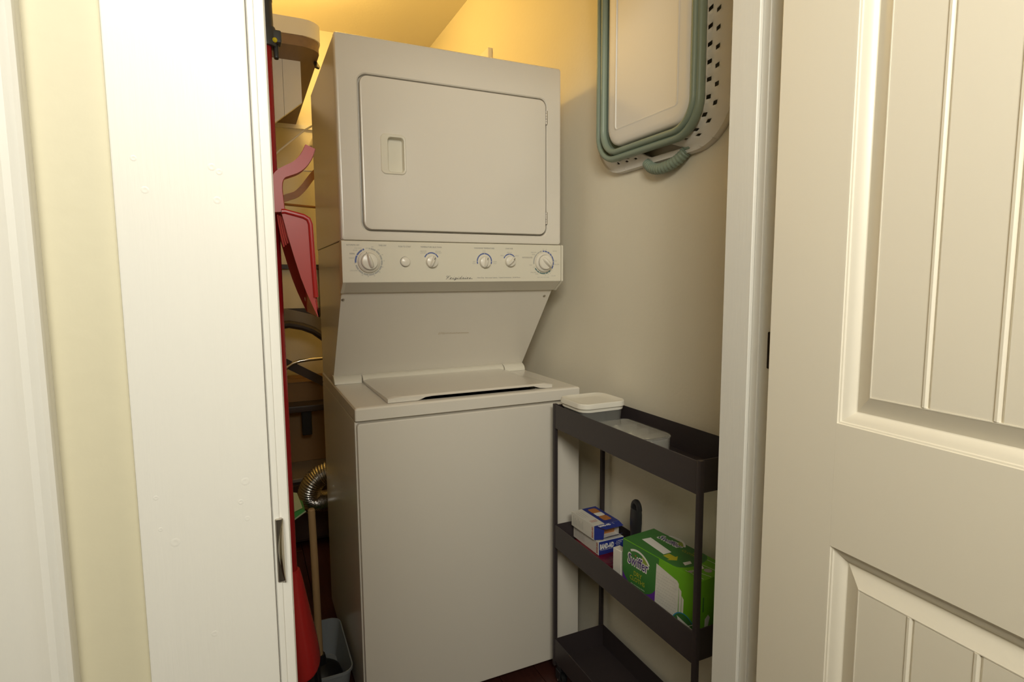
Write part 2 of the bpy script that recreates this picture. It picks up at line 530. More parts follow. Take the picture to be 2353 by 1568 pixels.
# lid
m = MB()
NX = 24
top, bot = [], []
x0, x1 = .0905, .5955
for k in range(NX + 1):
    xx = x0 + (x1 - x0) * k / NX
    e = min(xx - .175, .560 - xx)
    lift = max(0, min(1, e / .025)) * .0105
    top.append(xx); bot.append(lift)
loops = []
for xx, l in zip(top, bot):
    ex = .004 if xx in (top[0], top[-1]) else 0
    loops.append([Vector((xx, .385, .9075)), Vector((xx, .385, .918 - ex)), Vector((xx, .20, .9200 - ex)), Vector((xx, .035, .9232 - ex)), Vector((xx, .021, .9225 - ex)),
                  Vector((xx, .0165, .9190 - ex * .3)), Vector((xx, .0175, .9078 + l * .85)), Vector((xx, .026, .9075 + l)), Vector((xx, .060, .9075 + l))])
m.loft(loops, ENAM)
lid = obj('washer_lid', m, U)
for a, b, par in ((.001, .0875, U), (.0915, .5945, U), (.5985, W - .008, U)):
    m = MB()
    sec = [(.372, .907), (.3735, .9145), (.378, .9215), (.386, .9275), (.396, .931), (.42, .932), (.42, .907)]
    m.loft([[Vector((xx, yy + (.0015 if i in (0, 3) else 0), zz)) for yy, zz in sec] for i, xx in enumerate((a, a + .002, b - .002, b))], ENAMS)
    obj('hinge_cover', m, par)
# sloping back panel + rear column joining washer and dryer
m = MB()
sec = [(.172, 1.346), (.172, 1.2036), (.400, .931), (.400, .907), (.684, .907), (.684, 1.346)]
m.loft([[Vector((xx, a, b)) for a, b in sec] for xx in (.003, W - .007)], ENAM)
bp = obj('back_panel', m, U)
sl = Vector((0, .400 - .172, .931 - 1.2036))
BF = Frame((.343, .2835, 1.0700), (1, 0, 0), -sl)
for sx in (-.334, .317):
    m = MB(); c = BF.p(sx, sl.length / 2 - .030); n = BF.N
    m.tube([c, c + n * .0015, c + n * .0025], [.0048, .0044, .002], STEEL, 12); obj('screw', m, bp)
m = MB()
random.seed(5)
pts = []
for q in range(44):
    f_ = q / 43
    pts.append((-.020 + .105 * f_ ** 1.15, -.006 - .004 * f_ + (.0052 * (1 - f_) + .0012) * (1 if q % 2 else -1) * random.uniform(.5, 1)))
BF.stroke(m, pts, .0016, STAIN, .0003)
flat('scuff_mark', m, bp, label='faint brown scuff')
# control panel
m = MB()
sec = [(.150, 1.3462), (.118, 1.3462), (.1155, 1.3445), (.1145, 1.341), (.1145, 1.2345), (.116, 1.232), (.150, 1.232)]
lo = [[Vector((xx, a, b)) for a, b in sec] for xx in (.006, W - .006)]
m.loft(lo, PANELM)
CP = obj('control_panel', m, U)
m = MB(); m.loft([[Vector((xx, a, b)) for a, b in [(.1160, 1.2318), (.1602, 1.2035), (.172, 1.2035), (.172, 1.2318)]] for xx in (.0062, W - .0062)], BEVELM)
obj('lower_bevel', m, CP)
for xa, xb in ((-.001, .0075), (W - .0045, W + .002)):
    m = MB(); m.loft([[Vector((xx, a, b)) for a, b in [(.150, 1.3466), (.1168, 1.3466), (.1143, 1.3449), (.1133, 1.3414), (.1133, 1.2343), (.1148, 1.2312), (.1596, 1.2025), (.173, 1.2025)]] for xx in (xa, xb)], PANELM); obj('end_cap', m, CP)
F = Frame((0, .1145, 0), (1, 0, 0), (0, 0, 1))
TX = [('AUTOMATIC DRY', 0.012, 0.047, 1.3345), ('TIMED DRY', 0.099, 0.121, 1.3345), ('COOL DOWN', 0.033, 0.052, 1.326), ('LESS DRY', 0.029, 0.041, 1.32), ('NORMAL', 0.02, 0.034, 1.311), ('MORE DRY', 0.018, 0.032, 1.299), ('OFF', 0.031, 0.037, 1.285), ('COOL DOWN', 0.019, 0.039, 1.265), ('OFF', 0.063, 0.07, 1.326), ('100', 0.079, 0.085, 1.33), ('90', 0.096, 0.101, 1.322), ('80', 0.107, 0.111, 1.309), ('70', 0.111, 0.115, 1.292), ('60', 0.107, 0.111, 1.275), ('50', 0.098, 0.102, 1.261), ('40', 0.083, 0.087, 1.251), ('30', 0.066, 0.07, 1.249), ('20', 0.05, 0.054, 1.253), ('PUSH TO START', 0.155, 0.191, 1.3325), ('TEMPERATURE SELECTIONS', 0.219, 0.282, 1.3325), ('DELICATE', 0.218, 0.236, 1.3205), ('LOW HEAT', 0.218, 0.236, 1.3155), ('REGULAR', 0.263, 0.279, 1.3205), ('HIGH HEAT', 0.262, 0.282, 1.316), ('WASH/RINSE TEMPERATURES', 0.383, 0.449, 1.332), ('COLD', 0.41, 0.42, 1.324), ('COLD', 0.41, 0.42, 1.319), ('HOT', 0.379, 0.387, 1.292), ('COLD', 0.377, 0.387, 1.287), ('WARM', 0.444, 0.456, 1.292), ('COLD', 0.444, 0.455, 1.287), ('LOAD SIZE', 0.486, 0.511, 1.3325), ('MEDIUM', 0.491, 0.507, 1.32), ('SMALL', 0.469, 0.481, 1.311), ('LARGE', 0.518, 0.53, 1.311), ('FINAL SPIN', 0.573, 0.592, 1.322), ('RINSE', 0.577, 0.587, 1.3155), ('KNITS/DELICATES', 0.543, 0.578, 1.306), ('START', 0.567, 0.577, 1.2825), ('OFF', 0.581, 0.588, 1.276), ('FINAL SPIN', 0.572, 0.591, 1.26), ('RINSE', 0.589, 0.599, 1.255), ('WHITES', 0.65, 0.665, 1.327), ('RINSE', 0.655, 0.665, 1.296), ('FINAL SPIN', 0.655, 0.674, 1.285), ('COLORS', 0.645, 0.661, 1.249), ('PUSH TO STOP   PULL TO START', 0.596, 0.637, 1.244), ('14', 0.614, 0.619, 1.332), ('10', 0.625, 0.629, 1.331), ('8', 0.636, 0.638, 1.326), ('6', 0.6445, 0.6465, 1.32), ('6', 0.641, 0.643, 1.258), ('8', 0.633, 0.635, 1.254), ('10', 0.622, 0.626, 1.251), ('OFF', 0.605, 0.611, 1.326), ('4', 0.643, 0.645, 1.27)]
m = MB()
big = ('AUTOMATIC DRY', 'TIMED DRY', 'PUSH TO START', 'TEMPERATURE SELECTIONS', 'WASH/RINSE TEMPERATURES', 'LOAD SIZE', 'KNITS/DELICATES', 'NORMAL')
for s_, a, b, z in TX:
    F.text(m, s_, a, b, z, PRINT if s_ in big else PRINTL, height=.0042 if s_ in big else .0034)
F.text(m, 'Heavy Duty   Extra Large Capacity   7 Speed Combinations   3/4 HP Motor', .392, .536, 1.2437, PRINT, height=.0046)
flat('panel_lettering', m, CP, kind='stuff')
# dial rings
m = MB()


def segs(c, r0, r1, marks, mt):
    for a, b in zip(marks[:-1], marks[1:]):
        F.band(m, c, r0, r1, a + 1.2, b - 1.2, mt, n=6)


DRY, CYC = (.0710, 1.2895), (.6180, 1.2912)
for rings in (((DRY, .0335, .0382, [-96, -62, -28, -18], BLUEP), (DRY, .0335, .0382, [0, 8, 34, 58, 82, 106, 130, 156, 182, 206, 232, 256], GREYP)),
              ((CYC, .0330, .0370, [-7, 4, 22, 38, 54, 86, 104, 124], BLUEP), (CYC, .0330, .0370, [136, 152, 170, 206, 222, 240], TEALP), (CYC, .0330, .0368, [260, 318, 334, 350], GREYP)),
              (((.2505, 1.2950), .0195, .0230, [-68, -33, 33, 68], BLUEP),), (((.416, 1.2930), .0213, .0250, [-110, -90, 0, 90, 110], BLUEP),),
              (((.4995, 1.2955), .0182, .0217, [-69, -48, 0, 48, 69], BLUEP),)):
    m = MB()
    for q in rings: segs(*q)
    flat('dial_ring', m, CP)
# brand script, hand drawn strokes
m = MB(); bx, bz, sc = .292, 1.2405, .0105
GL = {'F': ([[(.0, .75), (.15, .95), (.5, .9), (1.05, .95)], [(.55, .9), (.45, .4), (.3, .05), (.1, -.05)], [(.15, .5), (.5, .48), (.8, .52)]], 1.15),
      'r': ([[(0, .0), (.12, .42), (.18, .5), (.28, .38), (.45, .42)], [(.2, .45), (.14, .05), (.3, .0)]], .62),
      'i': ([[(0, .05), (.2, .45), (.14, .08), (.28, .0), (.42, .08)], [(.26, .68), (.31, .76)]], .5),
      'g': ([[(.45, .42), (.2, .46), (.05, .2), (.2, .02), (.4, .2), (.48, .46), (.36, -.2), (.1, -.42), (-.02, -.28), (.3, -.05), (.62, .1)]], .7),
      'd': ([[(.45, .42), (.2, .46), (.05, .2), (.2, .02), (.4, .2), (.62, .98)], [(.56, .8), (.42, .1), (.55, .0), (.72, .1)]], .76),
      'a': ([[(.45, .42), (.2, .46), (.05, .2), (.2, .02), (.4, .2), (.48, .46), (.42, .08), (.56, .0), (.72, .1)]], .76),
      'e': ([[(0, .12), (.3, .22), (.36, .42), (.2, .46), (.06, .2), (.2, .0), (.5, .08), (1.0, .05)]], .6)}
px = 0
for ch in 'Frigidaire':
    st, wd = GL[ch]
    for q in st:
        F.stroke(m, [(bx + (px + a + .25 * b) * sc * 1.14, bz + b * sc * .88) for a, b in q], .0009, LOGO)
    px += wd
F.stroke(m, [(bx + sc * .9, bz - .0002), (bx + px * sc * 1.14 + .004, bz + .0004)], .0006, LOGO)
flat('script_lettering', m, CP)


def big_knob(c, ang, name):
    m = MB(); x_, z_ = c
    m.lathe((x_, .1145, z_), [(.0308, 0), (.0308, .003), (.0298, .007), (.0250, .0115), (.0240, .0115)], KNOBM, 40, 'Y', (True, True))
    k = obj(name, m, U)
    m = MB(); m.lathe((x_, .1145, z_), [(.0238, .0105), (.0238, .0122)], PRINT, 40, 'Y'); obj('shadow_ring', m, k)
    m = MB(); m.lathe((x_, .1145, z_), [(.0230, .011), (.0228, .0165), (.0205, .0195), (.012, .021), (.0005, .0215)], KNOBM, 40, 'Y')
    obj('dial_face', m, k)
    m = MB(); a = radians(ang)
    d = Vector((sin(a), 0, cos(a))); e = Vector((cos(a), 0, -sin(a)))
    c0 = Vector((x_, .1145, z_)); lp = []
    for q, wd, h in ((-.0205, .004, .019), (-.016, .0066, .026), (-.008, .0078, .031), (.004, .0068, .034), (.014, .0045, .034), (.0195, .003, .031), (.021, .0018, .021)):
        b = c0 + d * q
        lp.append([b - e * wd + Vector((0, -.017, 0)), b - e * wd * .7 + Vector((0, -h + .002, 0)), b + Vector((0, -h, 0)), b + e * wd * .7 + Vector((0, -h + .002, 0)), b + e * wd + Vector((0, -.017, 0))])
    m.loft(lp, KNOBM); obj('grip', m, k, ang=60)
    m = MB(); KF = Frame((x_, .1145 - .0121, z_), e, d); KF.poly(m, [(-.0009, .0248), (.0009, .0248), (.0009, .0268), (-.0009, .0268)], LOGO, .0)
    if ang < 0: flat('pointer_mark', m, k)
    return k


def small_knob(c, ang, r, name):
    m = MB(); x_, z_ = c
    m.lathe((x_, .1145, z_), [(r, 0), (r, .007), (r * .92, .012), (r * .6, .014), (.0005, .0145)], KNOBM, 32, 'Y')
    k = obj(name, m, U)
    a = radians(ang); d = Vector((sin(a), 0, cos(a))); e = Vector((cos(a), 0, -sin(a))); c0 = Vector((x_, .1145, z_))
    m = MB(); lp = []
    for q, wd, h in ((-.96, .18, .012), (-.7, .30, .021), (0, .32, .024), (.75, .28, .024), (.95, .2, .018)):
        b = c0 + d * q * r; wd *= r
        lp.append([b - e * wd + Vector((0, -.010, 0)), b - e * wd * .75 + Vector((0, -h + .003, 0)), b - e * wd * .3 + Vector((0, -h, 0)), b + e * wd * .3 + Vector((0, -h, 0)), b + e * wd * .75 + Vector((0, -h + .003, 0)), b + e * wd + Vector((0, -.010, 0))])
    m.loft(lp, KNOBM); obj('grip', m, k, ang=50)
    m = MB(); KF = Frame((x_, .1145 - .0243, z_), e, d); KF.poly(m, [(-.0009, r * .3), (.0009, r * .3), (.0009, r * .72), (-.0009, r * .72)], LOGO, .0)
    flat('pointer_mark', m, k)
    return k


big_knob(DRY, -18, 'timer_knob'); big_knob(CYC, 140, 'cycle_knob')
small_knob((.2505, 1.2905), 22, .0172, 'selector_knob'); small_knob((.416, 1.2905), 8, .0172, 'selector_knob'); small_knob((.4995, 1.2935), 42, .0165, 'selector_knob')
m = MB(); m.lathe((.173, .1145, 1.290), [(.0145, 0), (.0145, .0012)], PRINT, 28, 'Y')
m.lathe((.173, .1145, 1.290), [(.0136, 0), (.0136, .006), (.0115, .009), (.006, .0105), (.0003, .011)], KNOBM, 28, 'Y'); obj('start_button', m, U)
# dryer cabinet
m = MB()
m.box((0, .142, 1.3465), (W, .686, 1.886), ENAM, .004, 2)
obj('dryer_cabinet', m, U)
m = MB()
N = 6
oo = rrect(0, W, 1.3475, 1.891, .008, N); hole = rrect(.0575, .6335, 1.3735, 1.7925, .024, N)
m.loft([xz(oo, .1424), xz(oo, .130), xz(rrect(.003, W - .003, 1.3495, 1.888, .008, N), .1245), xz(rrect(.009, W - .009, 1.355, 1.882, .008, N), .122),
        xz(rrect(.0545, .6365, 1.3705, 1.7955, .026, N), .122), xz(hole, .1245), xz(hole, .1415)], ENAM, (False, False))
obj('dryer_front', m, U)
m = MB()
d0 = rrect(.0622, .6288, 1.3782, 1.7878, .022, N); d1 = rrect(.0634, .6276, 1.3794, 1.7866, .021, N); d2 = rrect(.068, .623, 1.384, 1.782, .018, N)
hh = rrect(.1190, .1790, 1.5365, 1.6335, .012, N)
m.loft([xz(d0, .1410), xz(d0, .1235), xz(d1, .1195), xz(d2, .1180), xz(hh, .1180), xz(hh, .1375)], ENAM, (True, False))
DD = obj('dryer_door', m, U)
m = MB()
h0 = rrect(.1135, .1835, 1.5310, 1.6390, .013, N); h1 = rrect(.1150, .1820, 1.5325, 1.6375, .012, N)
hi = rrect(.1335, .1780, 1.5375, 1.6305, .009, N); hb = rrect(.1350, .1770, 1.5385, 1.6295, .008, N)
m.loft([xz(h0, .1182), xz(h0, .1160), xz(h1, .1145), xz(rrect(.1325, .1790, 1.5365, 1.6315, .009, N), .1150), xz(hi, .1165), xz(hb, .1350), xz(rrect(.1355, .1765, 1.539, 1.629, .008, N), .1352)], PANELM, (False, True))
obj('door_handle', m, DD)
for z0, z1 in ((1.716, 1.757), (1.411, 1.449)):
    m = MB()
    for k in range(5):
        a = z0 + (z1 - z0) * k / 5; b = z0 + (z1 - z0) * (k + 1) / 5 - .0008
        m.lathe((.6312, .1200, a), [(.0030, 0), (.0030, b - a)], STEEL, 10)
    m.box((.6312, .1195, z0), (.6345, .1240, z1), STEEL); obj('hinge', m, DD)

# ================================================================== CEILING-HIGH THINGS ON THE RIGHT WALL
m = MB(); m.box((.742, .845, 1.95), (XR, 1.02, 2.218), SHELFW, .002, 1)
o = obj('wall_cleat', m); o['label'] = 'small white wooden cleat on the right wall peeking above the dryer'; o['category'] = 'cleat'

# laundry basket, folded flat and hung on the right wall
BC, BZ0, BZ1 = -.262, 1.540, 2.17
B = thing('laundry_basket', (XR, BC, BZ0), 'collapsed white and sage green laundry basket hanging on the right wall', 'basket')


def by(half, zlo, zhi, r, x_, n=8, c=BC): return yz(rrect(c - half, c + half, zlo, zhi, r, n), x_)


m = MB()
bc = BC - .014
zb = 1.600
m.loft([by(.160, zb + .012, 2.110, .05, .726, c=bc), by(.1675, zb, 2.122, .055, .716, c=bc), by(.166, zb + .0015, 2.1205, .054, .706, c=bc), by(.160, zb + .008, 2.114, .050, .7005, c=bc), by(.148, zb + .02, 2.102, .04, .6985, c=bc),
        by(.128, zb + .040, 2.082, .012, .6985, c=bc), by(.1262, zb + .0418, 2.080, .010, .6968, c=bc), by(.1235, zb + .0445, 2.078, .008, .6968, c=bc), by(.1215, zb + .0465, 2.076, .006, .6995, c=bc)], WPLAS)
obj('base', m, B, ang=45)
for (half, zl, zh, r, x_, rad, cc) in ((.182, 1.587, 2.132, .066, .7060, .0085, BC - .005), (.2030, 1.572, 2.146, .078, .7140, .0095, BC + .0055)):
    m = MB(); pts = rrect(cc - half, cc + half, zl, zh, r, 8)
    ring = []
    n = len(pts)
    for i in range(n):
        a = Vector(pts[i - 1]); b = Vector(pts[(i + 1) % n]); t = (b - a).normalized(); nn = Vector((t.y, -t.x)); p_ = Vector(pts[i])
        ring.append([Vector((x_ + sin(q) * rad * 1.3, p_.x + nn.x * cos(q) * rad, p_.y + nn.y * cos(q) * rad)) for q in [2 * pi * k / 8 for k in range(8)]])
    ring.append(ring[0])
    m.loft(ring, GREENB, (False, False)); obj('fold_ring', m, B, ang=60)
m = MB()
m.loft([by(.163, zb + .006, 2.116, .05, .722, c=bc), by(.176, 1.597, 2.122, .06, .730, c=BC - .01), by(.182, 1.587, 2.132, .066, .710, c=BC - .005), by(.192, 1.580, 2.139, .072, .734, c=BC), by(.2030, 1.572, 2.146, .078, .716, c=BC + .0055)], GREENB, (False, False))
obj('folding_wall', m, B, ang=60)
# rim: flared band of cells, some left open as holes
per = []


def rim_loop(half, zl, zh, r, x_, su=2):
    """resampled rounded rectangle, constant count, starting mid-right, going down first"""
    pts = rrect(BC - half, BC + half, zl, zh, r, 10)
    P = [Vector((x_, a, b)) for a, b in pts]
    seg = [(P[(i + 1) % len(P)] - P[i]).length for i in range(len(P))]
    tot = sum(seg); n = 192; out = []; i = 0; acc = 0
    for k in range(n):
        d = tot * k / n
        while acc + seg[i] < d:
            acc += seg[i]; i += 1
        out.append(P[i].lerp(P[(i + 1) % len(P)], (d - acc) / seg[i]))
    return out


spec = [(.1975, 1.576, 2.142, .076, .7200), (.2000, 1.5735, 2.144, .078, .7300), (.2112, 1.568, 2.148, .084, .7335), (.2190, 1.565, 2.152, .09, .7362), (.2292, 1.5605, 2.155, .096, .7387),
        (.236, 1.558, 2.158, .10, .7410), (.2460, 1.555, 2.160, .106, .7440), (.2570, 1.549, 2.166, .112, .7475), (.2650, 1.5425, 2.172, .118, .7495), (.2675, 1.5405, 2.175, .12, .7450), (.2690, 1.5395, 2.176, .121, .7530), (.2690, 1.5395, 2.176, .121, .7610)]
RL = [rim_loop(*q) for q in spec]
m = MB(); V = [[m.bm.verts.new(p) for p in lp] for lp in RL]; k = m.mi(WPLAS); n = len(RL[0])
for a in range(len(RL) - 1):
    for i in range(n):
        p_ = RL[4][i]
        mid = abs(p_.y - (BC - .045)) < .058 and p_.z < 1.60
        near = abs(p_.y - (BC - .045)) < .10 and p_.z < 1.60
        hole = (a == 1 and i % 4 == 0 and not near) or (a == 3 and i % 4 == 2 and not near)
        if mid and 1 <= a <= 5: hole = True
        if not hole:
            m.bm.faces.new([V[a][i], V[a][(i + 1) % n], V[a + 1][(i + 1) % n], V[a + 1][i]]).material_index = k
ro = obj('rim', m, B, ang=40)
md = ro.modifiers.new('thick', 'SOLIDIFY'); md.thickness = .0022; md.offset = 0
for (yy, zz) in ((-.527, 1.80), (-.526, 1.73), (-.525, 1.66), (-.512, 1.60), (-.475, 1.558), (-.435, 1.546), (-.10, 1.556), (-.135, 1.546)):
    m = MB(); c = Vector((.7535, yy, zz)); d = (Vector((.7535, BC, max(1.66, min(zz, 2.0)))) - c).normalized()
    m.prism([c - Vector((.0085, 0, 0)), c + d * .012 - Vector((.0065, 0, 0)), c + d * .012 + Vector((.001, 0, 0)), c + Vector((.005, 0, 0))], d.cross(Vector((1, 0, 0))) * .0015, WPLAS); obj('stiffener', m, B)
# grip at the lower end
path = [(.7480, BC + .030, 1.5440), (.7440, BC + .012, 1.5300), (.7400, BC - .015, 1.5210), (.7370, BC - .045, 1.5180), (.7385, BC - .075, 1.5220), (.7430, BC - .100, 1.5320), (.7480, BC - .118, 1.5460)]
fine = []; rad = []
for i in range(len(path) - 1):
    for q in range(12):
        p0, p1, p2, p3 = [Vector(path[max(0, min(len(path) - 1, i + d))]) for d in (-1, 0, 1, 2)]; t = q / 12
        fine.append(.5 * ((2 * p1) + (p2 - p0) * t + (2 * p0 - 5 * p1 + 4 * p2 - p3) * t * t + (3 * p1 - p0 - 3 * p2 + p3) * t ** 3)); rad.append(.0135 + (.0010 if (len(fine) % 4) < 2 else -.0008))
m = MB(); m.tube(fine, rad, GREENB, 14); obj('handle_grip', m, B, ang=60)
m = MB(); m.box((.7430, BC - .135, 1.548), (.7535, BC - .106, 1.572), GREENB, .006, 2); obj('grip_end', m, B)
m = MB(); m.box((.7440, BC + .024, 1.541), (.7535, BC + .040, 1.566), WPLAS, .003, 2); obj('grip_end', m, B)

# ================================================================== CART
CX0, CX1, CY0, CY1 = .565, .742, -.642, -.054
K = thing('rolling_cart', ((CX0 + CX1) / 2, (CY0 + CY1) / 2, 0), 'slim black three tier rolling cart between the washer and the right wall', 'cart')
TRAYS = ((.801, .871), (.434, .505), (.068, .140))
for z0, z1 in TRAYS:
    m = MB(); a = rrect(CX0, CX1, CY0, CY1, .003, 2); b = rrect(CX0 + .0022, CX1 - .0022, CY0 + .0022, CY1 - .0022, .002, 2)
    m.loft([xy(a, z0), xy(a, z1 - .0008), xy(rrect(CX0 + .0008, CX1 - .0008, CY0 + .0008, CY1 - .0008, .003, 2), z1), xy(b, z1), xy(b, z0 + .003)], CARTM)
    obj('tray', m, K)
for px_, py_ in ((CX0 - .0015, CY0 - .011), (CX1 - .0105, CY0 - .011), (CX0 - .0015, CY1 - .001), (CX1 - .0105, CY1 - .001)):
    m = MB(); m.box((px_, py_, .05), (px_ + .012, py_ + .012, .8735), CARTM, .002, 2); obj('post', m, K)
for px_, py_ in ((CX0 + .005, CY0 + .02), (CX1 - .02, CY0 + .02), (CX0 + .005, CY1 - .020), (CX1 - .02, CY1 - .020)):
    m = MB(); m.box((px_ - .004, py_ - .012, .044), (px_ + .018, py_ + .012, .0685), BLACKP, .004, 1)
    m.box((px_ - .006, py_ - .016, .020), (px_ - .003, py_ + .012, .05), BLACKP, .001, 1); m.box((px_ + .017, py_ - .016, .020), (px_ + .02, py_ + .012, .05), BLACKP, .001, 1)
    c = obj('caster', m, K)
    m = MB(); m.lathe((px_ - .001, py_ - .004, .0205), [(.008, 0), (.018, .0005), (.0205, .003), (.0205, .013), (.018, .0155), (.008, .016)], RUBBER, 20, 'X')
    m.lathe((px_ - .008, py_ - .004, .0205), [(.003, 0), (.003, .030)], STEEL, 8, 'X'); obj('wheel', m, c)

# --- container with white lid at the back end of the top tray
T = thing('food_container', (.648, -.135, .8045), 'clear food container with a white lid at the back of the top cart tray', 'container')
m = MB(); z = .8045
bo = [(.578, .719, -.196, -.076), (.575, .722, -.199, -.073)]
m.loft([xy(rrect(.584, .700, -.190, -.082, .02, 5), z), xy(rrect(.578, .706, -.196, -.076, .025, 5), z + .004), xy(rrect(.573, .711, -.201, -.071, .028, 5), .880), xy(rrect(.575, .709, -.199, -.073, .026, 5), .880),
        xy(rrect(.580, .704, -.194, -.078, .023, 5), z + .006), xy(rrect(.586, .698, -.188, -.084, .018, 5), z + .003)], CLEAR)
obj('clear_body', m, T)
m = MB()
R_ = lambda g, r: rrect(.566 + g, .718 - g, -.206 + g, -.064 - g, r, 6)
m.loft([xy(R_(.006, .026), .8735), xy(R_(.0045, .028), .8745), xy(R_(.0040, .028), .8800), xy(R_(.0060, .027), .8805), xy(R_(.0060, .027), .8830), xy(R_(.001, .030), .8835), xy(R_(.000, .031), .8850), xy(R_(.0004, .031), .8960), xy(R_(.0020, .030), .8985), xy(R_(.0045, .028), .8988), xy(R_(.010, .026), .8960), xy(R_(.022, .022), .8930), xy(R_(.03, .02), .8925)], WLID)
obj('lid', m, T)

# --- frosted organiser in front of it
T = thing('plastic_organizer', (.65, -.31, .8045), 'frosted plastic divided box with white contents lying in the top cart tray', 'box')
ox0, ox1, oy0, oy1 = .602, .704, -.415, -.213
m = MB()
m.loft([xy(rrect(ox0 + .006, ox1 - .006, oy0 + .006, oy1 - .006, (.012, .012, .022, .03), 4), .8045), xy(rrect(ox0, ox1, oy0, oy1, (.014, .014, .024, .032), 4), .8065), xy(rrect(ox0 - .001, ox1 + .001, oy0 - .001, oy1 + .001, (.014, .014, .024, .032), 4), .848),
        xy(rrect(ox0 + .001, ox1 - .001, oy0 + .001, oy1 - .001, (.013, .013, .023, .031), 4), .848), xy(rrect(ox0 + .002, ox1 - .002, oy0 + .002, oy1 - .002, (.013, .013, .023, .031), 4), .8065)], FROST)
body = obj('box_body', m, T)
for yy in (-.265, -.315, -.368):
    m = MB(); m.box((ox0 + .002, yy - .0007, .8066), (ox1 - .002, yy + .0007, .845), FROST); obj('divider', m, body)
m = MB(); R_ = lambda g, r: rrect(ox0 - .003 + g, ox1 + .003 - g, oy0 - .003 + g, oy1 + .003 - g, (r, r, r * 1.6, r * 2.2), 6)
m.loft([xy(R_(0, .016), .846), xy(R_(0, .016), .8495), xy(R_(.001, .016), .8505), xy(R_(.006, .013), .8510), xy(R_(.0075, .013), .8498)], LIDC); obj('box_lid', m, T)
random.seed(11)
m = MB()
for k in range(40):
    yy = random.uniform(-.385, -.232); xx = random.uniform(ox0 + .016, ox0 + .058 + .02 * sin(yy * 40)); r = random.uniform(.011, .0165)
    m.lathe((xx, yy, .8068), [(r * .6, 0), (r, r * .6), (r * .8, r * 1.4), (r * .3, r * 1.9), (.0002, r * 2)], WHITEC, 8)
obj('white_pieces', m, T, kind='stuff')

# --- middle tray: red bag, two bandage boxes, brush, card, cloth box
ZT = .4372
m = MB()
loops = []
for k, (g, z) in enumerate(((0, 0), (-.004, .006), (-.002, .014), (.008, .0195), (.03, .0215))):
    pts = rrect(.592 + g, .716 - g, -.335 + g, -.066 - g, .02, 5)
    loops.append([Vector((a, b, ZT + z + .0022 * sin(a * 130 + k) * sin(b * 95) * (k > 1))) for a, b in pts])
m.loft(loops, REDBAG)
o = obj('plastic_pouch', m); o['label'] = 'dark red plastic pouch lying under the blue and white bandage boxes'; o['category'] = 'pouch'


